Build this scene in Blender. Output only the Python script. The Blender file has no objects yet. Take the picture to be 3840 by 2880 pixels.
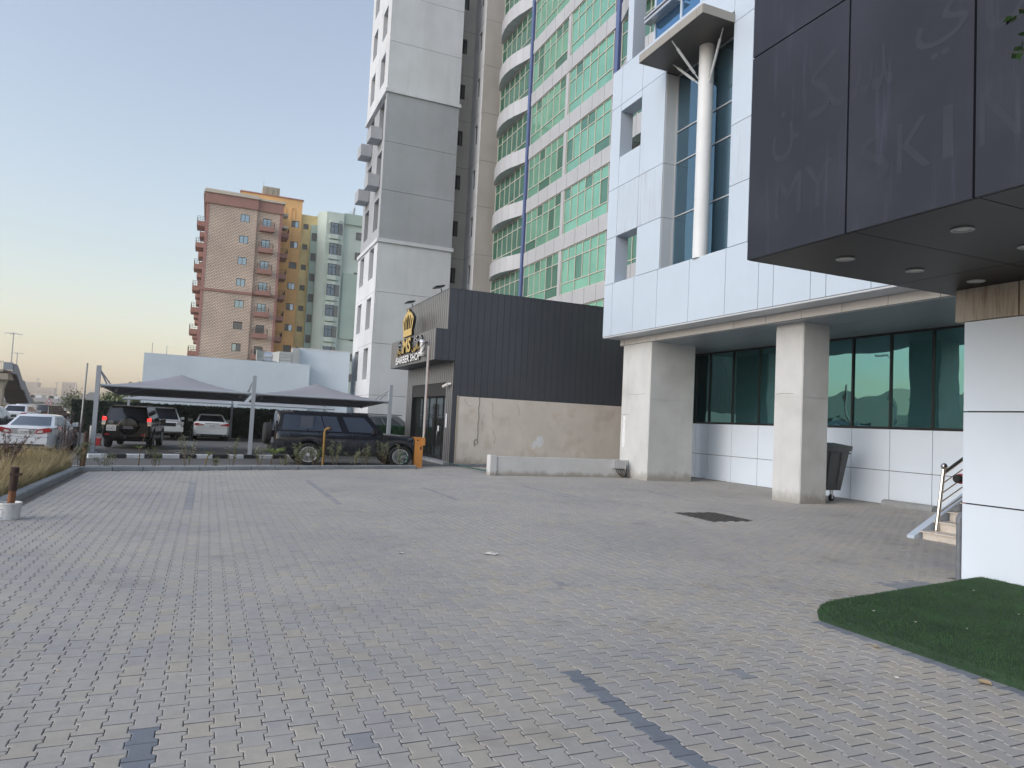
import bpy, bmesh, math, random
import numpy as np
from mathutils import Matrix, Vector

random.seed(7)
rng = np.random.default_rng(11)
R = math.radians
scene = bpy.context.scene
COL = scene.collection

# ---------------------------------------------------------------- camera
YAW, PITCH, ROLL = R(23.05), R(3.2), R(2.8)
fw = Vector((math.sin(YAW) * math.cos(PITCH), math.cos(YAW) * math.cos(PITCH), math.sin(PITCH)))
rt = Vector((math.cos(YAW), -math.sin(YAW), 0))
up = rt.cross(fw)
cx = rt * math.cos(ROLL) + up * math.sin(ROLL)
cy = up * math.cos(ROLL) - rt * math.sin(ROLL)
cam = bpy.data.cameras.new('camera')
camo = bpy.data.objects.new('camera', cam)
COL.objects.link(camo)
m3 = Matrix((cx, cy, -fw)).transposed()
camo.matrix_world = Matrix.Translation((0, 0, 1.85)) @ m3.to_4x4()
cam.sensor_width = 36.0
cam.lens = 36.0 * 2660 / 3840
cam.clip_start = 0.05
cam.clip_end = 6000
scene.camera = camo

# ---------------------------------------------------------------- sky, sun, exposure
SUN_EL, SUN_AZ = R(28.0), R(-105.0)          # hazy evening light from the open left side of the street
world = bpy.data.worlds.new('World')
scene.world = world
world.use_nodes = True
wn = world.node_tree
bg = wn.nodes['Background']
sky = wn.nodes.new('ShaderNodeTexSky')
sky.sky_type = 'NISHITA'
sky.sun_disc = False
sky.sun_elevation = SUN_EL
sky.sun_rotation = SUN_AZ
sky.air_density = 1.68
sky.dust_density = 1.35
sky.ozone_density = 2.0
hs_ = wn.nodes.new('ShaderNodeHueSaturation')          # dusty air: a paler sky than the clear model
hs_.inputs['Saturation'].default_value = 0.70
wn.links.new(sky.outputs['Color'], hs_.inputs['Color'])
tint = wn.nodes.new('ShaderNodeMix'); tint.data_type = 'RGBA'; tint.blend_type = 'MULTIPLY'; tint.inputs['Factor'].default_value = 1.0
tint.inputs['B'].default_value = (1.01, 0.976, 1.02, 1)
wn.links.new(hs_.outputs['Color'], tint.inputs['A'])
wn.links.new(tint.outputs['Result'], bg.inputs['Color'])
bg.inputs['Strength'].default_value = 0.15
sun = bpy.data.lights.new('sun', 'SUN')
sun.energy = 1.1
sun.angle = R(45)
sun.color = (1.0, 0.99, 0.98)
suno = bpy.data.objects.new('sun', sun)
COL.objects.link(suno)
sd = Vector((math.sin(SUN_AZ) * math.cos(SUN_EL), math.cos(SUN_AZ) * math.cos(SUN_EL), math.sin(SUN_EL)))
suno.rotation_euler = sd.to_track_quat('Z', 'Y').to_euler()
scene.view_settings.view_transform = 'Standard'
scene.view_settings.look = 'None'
scene.view_settings.exposure = 0.48
scene.view_settings.gamma = 1.0
scene.view_settings.use_curve_mapping = False

# ---------------------------------------------------------------- materials
def mat(name, col, rough=0.6, metal=0.0, var=0.0, vscale=2.0, stretch=(1, 1, 1), bump=0.0, bscale=40.0,
        streak=None, spec=0.5, emit=None, coat=0.0, wave=0.0, patch=None, splash=None):
    m = bpy.data.materials.new(name)
    m.use_nodes = True
    nt = m.node_tree
    N, Lk = nt.nodes, nt.links
    b = N['Principled BSDF']
    b.inputs['Roughness'].default_value = rough
    b.inputs['Metallic'].default_value = metal
    b.inputs['Specular IOR Level'].default_value = spec
    b.inputs['Coat Weight'].default_value = coat
    b.inputs['Coat Roughness'].default_value = 0.03
    b.inputs['Base Color'].default_value = (*col, 1)
    if emit:
        b.inputs['Emission Color'].default_value = (*emit[0], 1)
        b.inputs['Emission Strength'].default_value = emit[1]
    tc = N.new('ShaderNodeTexCoord')
    out = None
    def noise(sc, st, det=5.0, rg=0.6):
        mp = N.new('ShaderNodeMapping')
        mp.inputs['Scale'].default_value = st
        Lk.new(tc.outputs['Object'], mp.inputs['Vector'])
        n = N.new('ShaderNodeTexNoise')
        n.inputs['Scale'].default_value = sc
        n.inputs['Detail'].default_value = det
        n.inputs['Roughness'].default_value = rg
        Lk.new(mp.outputs['Vector'], n.inputs['Vector'])
        return n
    def ramp(src, a, c, ca, cb):
        r = N.new('ShaderNodeValToRGB')
        r.color_ramp.elements[0].position = a
        r.color_ramp.elements[1].position = c
        r.color_ramp.elements[0].color = ca
        r.color_ramp.elements[1].color = cb
        Lk.new(src, r.inputs['Fac'])
        return r
    def mult(a_sock, b_sock):
        mx = N.new('ShaderNodeMix')
        mx.data_type = 'RGBA'
        mx.blend_type = 'MULTIPLY'
        mx.inputs['Factor'].default_value = 1.0
        Lk.new(a_sock, mx.inputs['A'])
        Lk.new(b_sock, mx.inputs['B'])
        return mx.outputs['Result']
    if var > 0:
        n = noise(vscale, stretch)
        lo = tuple(c * (1 - var) for c in col) + (1,)
        hi = tuple(min(1, c * (1 + var)) for c in col) + (1,)
        out = ramp(n.outputs['Fac'], 0.3, 0.7, lo, hi).outputs['Color']
    if streak:
        sc, amt, tint, lo_, hi_ = streak
        n = noise(sc, (1, 1, 0.06), 6.0, 0.65)
        dk = tuple(1 - amt * (1 - t) for t in tint) + (1,)
        s = ramp(n.outputs['Fac'], lo_, hi_, (1, 1, 1, 1), dk).outputs['Color']
        if out is None:
            c = N.new('ShaderNodeRGB'); c.outputs[0].default_value = (*col, 1); out = c.outputs[0]
        out = mult(out, s)
    if patch:
        sc, tint, lo_, hi_ = patch
        n = noise(sc, (1, 1, 1), 3.0, 0.5)
        s = ramp(n.outputs['Fac'], lo_, hi_, (1, 1, 1, 1), (*tint, 1)).outputs['Color']
        if out is None:
            c = N.new('ShaderNodeRGB'); c.outputs[0].default_value = (*col, 1); out = c.outputs[0]
        out = mult(out, s)
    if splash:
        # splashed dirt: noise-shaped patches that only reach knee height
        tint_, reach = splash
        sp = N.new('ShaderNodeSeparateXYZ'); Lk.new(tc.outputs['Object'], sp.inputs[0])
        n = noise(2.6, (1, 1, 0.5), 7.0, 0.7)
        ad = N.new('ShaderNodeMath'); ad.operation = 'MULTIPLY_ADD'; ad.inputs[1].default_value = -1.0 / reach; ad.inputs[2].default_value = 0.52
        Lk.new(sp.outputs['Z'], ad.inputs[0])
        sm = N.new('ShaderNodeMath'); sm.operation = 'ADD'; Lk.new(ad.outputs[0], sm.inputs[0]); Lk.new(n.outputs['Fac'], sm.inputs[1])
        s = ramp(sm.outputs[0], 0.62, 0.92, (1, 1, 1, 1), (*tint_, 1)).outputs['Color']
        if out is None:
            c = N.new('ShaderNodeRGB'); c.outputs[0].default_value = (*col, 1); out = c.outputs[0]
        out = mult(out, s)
    if out is not None:
        Lk.new(out, b.inputs['Base Color'])
    if bump > 0:
        n = noise(bscale, (1, 1, 1), 6.0, 0.7)
        bp = N.new('ShaderNodeBump')
        bp.inputs['Strength'].default_value = bump
        bp.inputs['Distance'].default_value = 0.01
        Lk.new(n.outputs['Fac'], bp.inputs['Height'])
        Lk.new(bp.outputs['Normal'], b.inputs['Normal'])
    if wave > 0:
        n = noise(0.9, (1, 1, 1), 1.0, 0.4)
        bp = N.new('ShaderNodeBump')
        bp.inputs['Strength'].default_value = 1.0
        bp.inputs['Distance'].default_value = wave
        Lk.new(n.outputs['Fac'], bp.inputs['Height'])
        Lk.new(bp.outputs['Normal'], b.inputs['Normal'])
    return m

def brick_mat(name, use_y, c1, c2, mortar, bw=0.24, bh=0.085, off=0.5, msize=0.012):
    m = bpy.data.materials.new(name)
    m.use_nodes = True
    N, Lk = m.node_tree.nodes, m.node_tree.links
    b = N['Principled BSDF']
    b.inputs['Roughness'].default_value = 0.85
    tc = N.new('ShaderNodeTexCoord')
    sp = N.new('ShaderNodeSeparateXYZ')
    Lk.new(tc.outputs['Object'], sp.inputs[0])
    cb = N.new('ShaderNodeCombineXYZ')
    Lk.new(sp.outputs['Y' if use_y else 'X'], cb.inputs[0])
    Lk.new(sp.outputs['Z'], cb.inputs[1])
    br = N.new('ShaderNodeTexBrick')
    br.offset = off
    br.inputs['Scale'].default_value = 1.0
    br.inputs['Brick Width'].default_value = bw
    br.inputs['Row Height'].default_value = bh
    br.inputs['Mortar Size'].default_value = msize
    br.inputs['Color1'].default_value = (*c1, 1)
    br.inputs['Color2'].default_value = (*c2, 1)
    br.inputs['Mortar'].default_value = (*mortar, 1)
    Lk.new(cb.outputs[0], br.inputs['Vector'])
    ns = N.new('ShaderNodeTexNoise'); ns.inputs['Scale'].default_value = 0.35; ns.inputs['Detail'].default_value = 5
    Lk.new(tc.outputs['Object'], ns.inputs['Vector'])
    rp = N.new('ShaderNodeValToRGB')
    rp.color_ramp.elements[0].position = 0.3; rp.color_ramp.elements[1].position = 0.75
    rp.color_ramp.elements[0].color = (0.78, 0.78, 0.78, 1); rp.color_ramp.elements[1].color = (1.12, 1.1, 1.08, 1)
    Lk.new(ns.outputs['Fac'], rp.inputs['Fac'])
    mx = N.new('ShaderNodeMix'); mx.data_type = 'RGBA'; mx.blend_type = 'MULTIPLY'; mx.inputs['Factor'].default_value = 1
    Lk.new(br.outputs['Color'], mx.inputs['A']); Lk.new(rp.outputs['Color'], mx.inputs['B'])
    Lk.new(mx.outputs['Result'], b.inputs['Base Color'])
    bp = N.new('ShaderNodeBump'); bp.inputs['Distance'].default_value = 0.02; bp.inputs['Strength'].default_value = 0.7
    bp.invert = True
    Lk.new(br.outputs['Fac'], bp.inputs['Height']); Lk.new(bp.outputs['Normal'], b.inputs['Normal'])
    return m

def paver_mat():
    m = bpy.data.materials.new('paver_concrete')
    m.use_nodes = True
    N, Lk = m.node_tree.nodes, m.node_tree.links
    b = N['Principled BSDF']
    b.inputs['Roughness'].default_value = 0.72
    b.inputs['Specular IOR Level'].default_value = 0.42
    at = N.new('ShaderNodeAttribute'); at.attribute_name = 'tone'
    r = N.new('ShaderNodeValToRGB')
    cr = r.color_ramp
    cr.interpolation = 'LINEAR'
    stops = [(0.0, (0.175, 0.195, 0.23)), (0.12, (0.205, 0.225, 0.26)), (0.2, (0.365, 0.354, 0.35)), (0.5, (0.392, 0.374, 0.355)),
             (0.75, (0.408, 0.382, 0.342)), (1.0, (0.42, 0.384, 0.325))]
    cr.elements[0].position = 0; cr.elements[0].color = (*stops[0][1], 1)
    cr.elements[1].position = 1; cr.elements[1].color = (*stops[-1][1], 1)
    for p, c in stops[1:-1]:
        e = cr.elements.new(p); e.color = (*c, 1)
    Lk.new(at.outputs['Fac'], r.inputs['Fac'])
    tc = N.new('ShaderNodeTexCoord')
    geo = N.new('ShaderNodeNewGeometry')
    def nz(sc, lo, hi, a, c, det=5):
        n = N.new('ShaderNodeTexNoise'); n.inputs['Scale'].default_value = sc; n.inputs['Detail'].default_value = det
        n.inputs['Roughness'].default_value = 0.65
        Lk.new(geo.outputs['Position'], n.inputs['Vector'])
        q = N.new('ShaderNodeValToRGB'); q.color_ramp.elements[0].position = lo; q.color_ramp.elements[1].position = hi
        q.color_ramp.elements[0].color = (*a, 1); q.color_ramp.elements[1].color = (*c, 1)
        Lk.new(n.outputs['Fac'], q.inputs['Fac'])
        return n, q
    def mul(a, c):
        mx = N.new('ShaderNodeMix'); mx.data_type = 'RGBA'; mx.blend_type = 'MULTIPLY'; mx.inputs['Factor'].default_value = 1
        Lk.new(a, mx.inputs['A']); Lk.new(c, mx.inputs['B']); return mx.outputs['Result']
    n1, q1 = nz(0.35, 0.35, 0.7, (0.86, 0.87, 0.89), (1.1, 1.08, 1.04))
    n2, q2 = nz(9.0, 0.3, 0.75, (0.9, 0.9, 0.9), (1.07, 1.07, 1.06))
    n3, q3 = nz(160.0, 0.25, 0.75, (0.82, 0.82, 0.82), (1.14, 1.14, 1.14), 3)
    n4, q4 = nz(0.8, 0.58, 0.72, (1, 1, 1), (0.78, 0.77, 0.76), 7)
    o = mul(mul(mul(mul(r.outputs['Color'], q1.outputs['Color']), q2.outputs['Color']), q3.outputs['Color']), q4.outputs['Color'])
    Lk.new(o, b.inputs['Base Color'])
    bp = N.new('ShaderNodeBump'); bp.inputs['Strength'].default_value = 0.35; bp.inputs['Distance'].default_value = 0.003
    Lk.new(n3.outputs['Fac'], bp.inputs['Height']); Lk.new(bp.outputs['Normal'], b.inputs['Normal'])
    return m

M = {}
M['paver'] = paver_mat()
M['sand'] = mat('joint_sand', (0.15, 0.135, 0.12), 0.95, var=0.25, vscale=6, bump=0.3, bscale=120)
M['asphalt'] = mat('asphalt', (0.085, 0.087, 0.095), 0.9, var=0.2, vscale=0.7, bump=0.4, bscale=90)
M['lot'] = brick_mat('lot_paving', False, (0.15, 0.155, 0.17), (0.19, 0.19, 0.2), (0.1, 0.1, 0.1), 0.2, 0.1)
M['desert'] = mat('dusty_ground', (0.30, 0.28, 0.255), 0.95, var=0.2, vscale=0.03)
M['sandy'] = mat('pale_sand', (0.62, 0.47, 0.30), 0.95, var=0.12, vscale=0.02)
M['soil'] = mat('soil', (0.16, 0.13, 0.1), 0.95, var=0.35, vscale=5, bump=0.6, bscale=40)
M['kerb'] = mat('kerb_concrete', (0.27, 0.285, 0.30), 0.85, var=0.18, vscale=2.5, bump=0.3, bscale=60)
M['kerb_white'] = mat('kerb_white_paint', (0.6, 0.62, 0.64), 0.7, var=0.15, vscale=4)
M['kerb_black'] = mat('kerb_black_paint', (0.025, 0.026, 0.028), 0.7, var=0.2, vscale=4)
M['white_panel'] = mat('white_composite_panel', (0.49, 0.57, 0.665), 0.32, var=0.03, vscale=0.6, streak=(2.2, 0.16, (0.6, 0.55, 0.5), 0.6, 0.8), wave=0.006)
M['white_panel_low'] = mat('shade_lifted_white_panel', (0.68, 0.765, 0.87), 0.3, var=0.03, vscale=0.6, wave=0.006)  # same white panel, base colour raised to offset the shade under the overhangs
M['white_panel_dirty'] = mat('streaked_white_panel', (0.48, 0.555, 0.645), 0.4, var=0.04, vscale=0.6, streak=(7.0, 0.38, (0.45, 0.36, 0.28), 0.52, 0.74))
M['cream_panel'] = mat('fascia_panel', (0.66, 0.65, 0.63), 0.4, var=0.04, vscale=0.8, streak=(4.0, 0.25, (0.5, 0.42, 0.35), 0.55, 0.8))
M['tan_panel'] = mat('stained_beam_panel', (0.42, 0.37, 0.30), 0.45, var=0.08, vscale=1.5, streak=(16.0, 0.75, (0.35, 0.22, 0.12), 0.5, 0.68))
M['backing'] = mat('joint_backing', (0.03, 0.03, 0.032), 0.9)
M['soffit'] = mat('soffit_panel', (0.50, 0.53, 0.56), 0.38, var=0.03, vscale=0.5)
M['ceiling_panel'] = mat('underside_panel', (0.26, 0.285, 0.31), 0.35, var=0.03, vscale=0.5)
M['soffit_dark'] = mat('canopy_soffit', (0.10, 0.09, 0.08), 0.5, var=0.03)
M['canopy_edge'] = mat('canopy_edge', (0.30, 0.285, 0.26), 0.5, var=0.05)
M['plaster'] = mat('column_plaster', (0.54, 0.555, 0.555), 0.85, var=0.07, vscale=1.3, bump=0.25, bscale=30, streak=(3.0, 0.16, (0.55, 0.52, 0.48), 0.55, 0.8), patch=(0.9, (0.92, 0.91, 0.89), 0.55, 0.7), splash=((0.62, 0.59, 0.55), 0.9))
M['round_col'] = mat('pale_column_paint', (0.66, 0.69, 0.71), 0.6, var=0.05, vscale=1.0)
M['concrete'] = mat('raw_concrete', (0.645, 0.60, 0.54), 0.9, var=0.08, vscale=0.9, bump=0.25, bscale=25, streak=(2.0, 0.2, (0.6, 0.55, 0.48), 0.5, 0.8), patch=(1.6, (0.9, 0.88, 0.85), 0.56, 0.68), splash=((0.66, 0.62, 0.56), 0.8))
M['white_patch'] = mat('white_filler_patch', (0.70, 0.71, 0.73), 0.85, var=0.1, vscale=6)
M['crack'] = mat('wall_crack', (0.16, 0.14, 0.12), 0.95)
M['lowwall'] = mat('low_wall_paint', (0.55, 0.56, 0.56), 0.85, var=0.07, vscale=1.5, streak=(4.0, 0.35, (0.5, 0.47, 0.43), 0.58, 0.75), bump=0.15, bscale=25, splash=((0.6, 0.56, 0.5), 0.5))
M['teal_glass'] = mat('teal_mirror_glass', (0.16, 0.35, 0.36), 0.015, metal=0.96, wave=0.013)
M['blue_glass'] = mat('slate_blue_glass', (0.115, 0.20, 0.26), 0.03, metal=0.85, wave=0.01)
M['sky_glass'] = mat('blue_mirror_glass', (0.14, 0.30, 0.50), 0.04, metal=0.85, wave=0.008)
M['mullion'] = mat('black_mullion', (0.012, 0.014, 0.016), 0.45)
M['alu'] = mat('silver_aluminium', (0.55, 0.56, 0.58), 0.35, metal=0.7)
M['steel'] = mat('stainless_steel', (0.55, 0.52, 0.48), 0.22, metal=1.0)
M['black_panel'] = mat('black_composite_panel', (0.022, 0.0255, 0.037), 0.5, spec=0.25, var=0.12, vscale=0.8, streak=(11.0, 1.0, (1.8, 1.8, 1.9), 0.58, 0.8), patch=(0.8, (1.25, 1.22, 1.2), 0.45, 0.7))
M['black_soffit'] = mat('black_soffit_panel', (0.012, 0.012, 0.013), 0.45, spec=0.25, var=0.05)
M['ghost'] = mat('letter_shadow_residue', (0.029, 0.033, 0.046), 0.5, spec=0.25, var=0.12, vscale=3, streak=(11.0, 1.0, (1.5, 1.5, 1.55), 0.58, 0.8))
M['lamp_lens'] = mat('downlight_lens', (0.5, 0.5, 0.48), 0.4)
M['lamp_ring'] = mat('downlight_ring', (0.42, 0.42, 0.41), 0.4)
M['clad'] = mat('anthracite_cladding', (0.068, 0.076, 0.09), 0.42, var=0.05, vscale=0.8, metal=0.15)
M['clad_front'] = mat('grey_board_cladding', (0.19, 0.185, 0.185), 0.40, var=0.08, vscale=1.5, metal=0.25)
M['gold'] = mat('gold_letter', (0.72, 0.50, 0.16), 0.38, metal=0.55)
M['black_side'] = mat('black_letter_side', (0.012, 0.012, 0.013), 0.5)
M['white_letter'] = mat('white_letter', (0.85, 0.85, 0.86), 0.4)
M['grey_letter'] = mat('grey_letter', (0.52, 0.53, 0.56), 0.4)
M['door_glass'] = mat('shop_glass', (0.10, 0.12, 0.12), 0.02, metal=0.75, wave=0.01)
M['tower_white'] = mat('tower_render', (0.60, 0.625, 0.65), 0.9, var=0.09, vscale=0.35, streak=(1.3, 0.3, (0.6, 0.6, 0.58), 0.48, 0.78), bump=0.1, bscale=12)
M['tower_grey'] = mat('tower_grey_render', (0.365, 0.385, 0.41), 0.9, var=0.09, vscale=0.35, streak=(1.3, 0.3, (0.6, 0.6, 0.58), 0.48, 0.78), bump=0.1, bscale=12)
M['tower_beige'] = mat('tower_beige_render', (0.50, 0.48, 0.44), 0.9, var=0.09, vscale=0.4, streak=(1.3, 0.3, (0.6, 0.58, 0.52), 0.48, 0.78), bump=0.1, bscale=12)
M['dark_glass'] = mat('dark_window_glass', (0.03, 0.032, 0.035), 0.05, metal=0.3)
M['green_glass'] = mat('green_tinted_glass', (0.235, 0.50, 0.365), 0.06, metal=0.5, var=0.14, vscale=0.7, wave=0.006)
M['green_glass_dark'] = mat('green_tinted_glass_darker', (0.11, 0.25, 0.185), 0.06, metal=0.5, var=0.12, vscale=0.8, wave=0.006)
M['cream_frame'] = mat('cream_window_frame', (0.50, 0.485, 0.43), 0.5)
M['band'] = mat('aluminium_band_panel', (0.46, 0.47, 0.49), 0.42, var=0.06, vscale=0.5, metal=0.15, streak=(1.6, 0.2, (0.6, 0.58, 0.55), 0.55, 0.8))
M['blue_post'] = mat('blue_painted_post', (0.09, 0.13, 0.28), 0.4)
M['render_blue'] = mat('pale_wall_render', (0.60, 0.68, 0.75), 0.9, var=0.05, vscale=0.5, streak=(0.9, 0.14, (0.6, 0.6, 0.6), 0.5, 0.8), bump=0.1, bscale=15)
M['galv'] = mat('galvanised_sheet', (0.58, 0.60, 0.62), 0.32, metal=0.8, var=0.1, vscale=3, wave=0.02)
M['brick_x'] = brick_mat('pale_brick_front', False, (0.82, 0.69, 0.56), (0.86, 0.76, 0.64), (0.34, 0.25, 0.20), 0.42, 0.21, msize=0.05)
M['brick_y'] = brick_mat('pale_brick_side', True, (0.82, 0.69, 0.56), (0.86, 0.76, 0.64), (0.34, 0.25, 0.20), 0.42, 0.21, msize=0.05)
M['brick_red'] = mat('red_pilaster_brick', (0.36, 0.19, 0.165), 0.85, var=0.15, vscale=2)
M['red_paint'] = mat('dull_red_paint', (0.32, 0.175, 0.145), 0.8, var=0.08, vscale=1)
M['cream_cornice'] = mat('cream_cornice', (0.52, 0.48, 0.40), 0.85, var=0.08)
M['orange'] = mat('orange_render', (0.74, 0.45, 0.20), 0.9, var=0.14, vscale=0.25, streak=(0.9, 0.35, (0.6, 0.5, 0.35), 0.5, 0.75))
M['yellow'] = mat('weathered_yellow_render', (0.66, 0.53, 0.27), 0.9, var=0.2, vscale=0.3, streak=(0.9, 0.4, (0.6, 0.45, 0.25), 0.5, 0.75))
M['sage'] = mat('sage_green_render', (0.52, 0.60, 0.54), 0.9, var=0.07, vscale=0.3, streak=(0.9, 0.2, (0.6, 0.6, 0.55), 0.5, 0.8))
M['sage_dark'] = mat('deeper_green_render', (0.38, 0.48, 0.42), 0.9, var=0.07, vscale=0.3)
M['sky_pane'] = mat('window_pane', (0.34, 0.42, 0.47), 0.05, metal=0.75)
M['dull_pane'] = mat('dusty_window_pane', (0.16, 0.165, 0.16), 0.25, metal=0.2, var=0.2, vscale=2)
M['brown_frame'] = mat('bronze_window_frame', (0.075, 0.06, 0.05), 0.5)
M['iron'] = mat('wrought_iron', (0.05, 0.035, 0.035), 0.6)
M['tank'] = mat('roof_tank_concrete', (0.36, 0.34, 0.28), 0.9, var=0.1)
M['fabric'] = mat('shade_fabric', (0.29, 0.285, 0.315), 0.85, var=0.05, vscale=1.2, bump=0.1, bscale=200)
M['fabric_pale'] = mat('pale_shade_fabric', (0.30, 0.31, 0.34), 0.85, var=0.05, vscale=1.2)
M['post_grey'] = mat('grey_painted_steel', (0.34, 0.37, 0.41), 0.45)
M['hedge'] = mat('artificial_hedge', (0.009, 0.021, 0.013), 0.8, var=0.5, vscale=14, bump=1.0, bscale=60)
M['hedge_light'] = mat('artificial_hedge_bright', (0.03, 0.09, 0.045), 0.8, var=0.5, vscale=14, bump=1.0, bscale=60)
M['turf'] = mat('artificial_turf', (0.022, 0.052, 0.024), 0.85, var=0.25, vscale=1.4, bump=0.6, bscale=220)
M['turf_blade'] = mat('turf_blade', (0.030, 0.080, 0.026), 0.75, var=0.35, vscale=2.5)
M['marble'] = mat('worn_marble_step', (0.60, 0.55, 0.49), 0.5, var=0.1, vscale=3, patch=(5.0, (0.75, 0.68, 0.6), 0.55, 0.7))
M['pvc'] = mat('grey_pipe', (0.15, 0.165, 0.19), 0.5, var=0.15, vscale=6)
M['bin'] = mat('grey_bin_plastic', (0.075, 0.08, 0.085), 0.55, var=0.15, vscale=3)
M['rubber'] = mat('black_rubber', (0.016, 0.016, 0.017), 0.75)
M['red_plastic'] = mat('red_enamel', (0.35, 0.03, 0.035), 0.35)
M['orange_box'] = mat('orange_barrier_enamel', (0.56, 0.24, 0.06), 0.4, var=0.08, vscale=3, streak=(5.0, 0.2, (0.6, 0.5, 0.4), 0.55, 0.8))
M['arm'] = mat('barrier_arm_paint', (0.62, 0.60, 0.58), 0.4)
M['arm_brown'] = mat('barrier_arm_reflector', (0.25, 0.10, 0.06), 0.5)
M['rust'] = mat('rusty_steel', (0.17, 0.075, 0.035), 0.85, var=0.5, vscale=9, bump=0.5, bscale=50)
M['rust_dark'] = mat('dark_rusted_cap', (0.05, 0.028, 0.022), 0.85, var=0.3, vscale=9)
M['bucket'] = mat('white_bucket_plastic', (0.60, 0.61, 0.62), 0.45, var=0.08, vscale=6, patch=(8.0, (0.75, 0.72, 0.68), 0.58, 0.7))
M['blue_print'] = mat('blue_label_print', (0.05, 0.12, 0.3), 0.5)
M['yellow_pipe'] = mat('yellow_pipe_paint', (0.25, 0.145, 0.03), 0.5, var=0.2, vscale=8)
M['hose'] = mat('green_hose', (0.01, 0.16, 0.10), 0.4)
M['leaf'] = mat('shrub_leaf', (0.115, 0.14, 0.065), 0.6, var=0.4, vscale=6)
M['leaf_pale'] = mat('pale_shrub_leaf', (0.20, 0.215, 0.13), 0.65, var=0.4, vscale=6)
M['leaf_bright'] = mat('bright_frond', (0.12, 0.17, 0.04), 0.55, var=0.3, vscale=6)
M['tree_leaf'] = mat('tree_leaf', (0.03, 0.08, 0.018), 0.5, var=0.4, vscale=8)
M['stem'] = mat('woody_stem', (0.13, 0.09, 0.06), 0.85, var=0.2, vscale=8)
M['dead'] = mat('dead_twig', (0.085, 0.05, 0.042), 0.9, var=0.3, vscale=9)
M['grass_dry'] = mat('dry_grass_blade', (0.37, 0.30, 0.165), 0.85, var=0.35, vscale=3.0)
M['grass_green'] = mat('green_grass_blade', (0.20, 0.22, 0.09), 0.8, var=0.35, vscale=3.0)
M['paint_line'] = mat('road_paint', (0.55, 0.56, 0.57), 0.7, var=0.2, vscale=4)
M['iron_cover'] = mat('cast_iron_cover', (0.09, 0.085, 0.08), 0.6, metal=0.3, var=0.25, vscale=8)
M['bridge'] = mat('bridge_concrete', (0.40, 0.35, 0.28), 0.9, var=0.1, vscale=0.5)
M['bridge_blue'] = mat('bridge_cladding', (0.24, 0.27, 0.31), 0.6, var=0.06, vscale=0.5)
M['bridge_dark'] = mat('bridge_stair_soffit', (0.17, 0.135, 0.11), 0.9, var=0.1, vscale=0.5)
M['pole_grey'] = mat('galvanised_pole', (0.38, 0.38, 0.39), 0.45, metal=0.4)
M['sky_building'] = mat('far_building_render', (0.60, 0.50, 0.42), 0.9, var=0.1, vscale=0.02)
M['far_tree'] = mat('far_foliage', (0.14, 0.14, 0.08), 0.8, var=0.4, vscale=0.5)
M['overpass'] = mat('overpass_concrete', (0.34, 0.33, 0.34), 0.9, var=0.06, vscale=0.1)
M['sign_white'] = mat('sign_white', (0.7, 0.7, 0.7), 0.5)
M['sign_red'] = mat('sign_red', (0.45, 0.04, 0.035), 0.5)
M['beige'] = mat('beige_render', (0.78, 0.70, 0.54), 0.9, var=0.06, vscale=0.3)
M['litter'] = mat('paper_scrap', (0.6, 0.58, 0.55), 0.7)
M['dry_leaf'] = mat('dry_leaf', (0.40, 0.30, 0.18), 0.7, var=0.3, vscale=20)
M['wire'] = mat('black_cable', (0.02, 0.018, 0.018), 0.6)
M['wire_green'] = mat('green_pvc_pipe', (0.05, 0.11, 0.09), 0.5)
M['paper'] = mat('paper_notice', (0.72, 0.74, 0.78), 0.6)
M['plate'] = mat('licence_plate_white', (0.62, 0.63, 0.64), 0.5)
M['plate_ink'] = mat('licence_plate_ink', (0.02, 0.02, 0.025), 0.5)
M['tyre'] = mat('tyre_rubber', (0.018, 0.018, 0.019), 0.8)
M['rim'] = mat('alloy_rim', (0.66, 0.67, 0.69), 0.35, metal=0.35)
M['rim_dark'] = mat('wheel_well_black', (0.012, 0.012, 0.013), 0.6)
M['car_glass'] = mat('tinted_car_glass', (0.022, 0.026, 0.034), 0.03, metal=0.25, spec=0.8)
M['car_glass_blue'] = mat('blue_reflection_car_glass', (0.06, 0.078, 0.115), 0.05, metal=0.0, spec=0.8)  # blue base colour stands in for a bluish reflection
M['car_glass_clear'] = mat('pale_car_glass', (0.15, 0.18, 0.21), 0.04, metal=0.5, spec=0.8)
M['trim'] = mat('black_trim', (0.014, 0.014, 0.015), 0.5)
M['chrome'] = mat('chrome_trim', (0.65, 0.66, 0.68), 0.12, metal=1.0)
M['red_lamp'] = mat('red_lamp_lens', (0.30, 0.015, 0.02), 0.15, coat=0.8)
M['red_lit'] = mat('lit_brake_lamp', (0.5, 0.02, 0.02), 0.2, emit=((1.0, 0.05, 0.045), 0.9))
M['clear_lamp'] = mat('clear_lamp_lens', (0.55, 0.55, 0.54), 0.15, metal=0.3, coat=0.8)
M['amber_lit'] = mat('lit_amber_lamp', (0.55, 0.45, 0.36), 0.2, emit=((1.0, 0.62, 0.35), 0.12))
def paint(name, col, metal=0.0, rough=0.3, coat=1.0):
    return mat(name, col, rough, metal=metal, coat=coat)
M['car_white'] = paint('white_car_paint', (0.62, 0.65, 0.69))
M['car_pearl'] = paint('pearl_car_paint', (0.58, 0.60, 0.60))
M['car_black'] = paint('black_car_paint', (0.004, 0.004, 0.005), 0.0, 0.2, 0.25)
M['car_navy'] = paint('dark_blue_car_paint', (0.014, 0.018, 0.028), 0.25, 0.25)
M['car_grey'] = paint('dark_grey_car_paint', (0.10, 0.11, 0.125), 0.4, 0.3)
M['car_silver'] = paint('silver_car_paint', (0.34, 0.36, 0.38), 0.6, 0.3)

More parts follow.
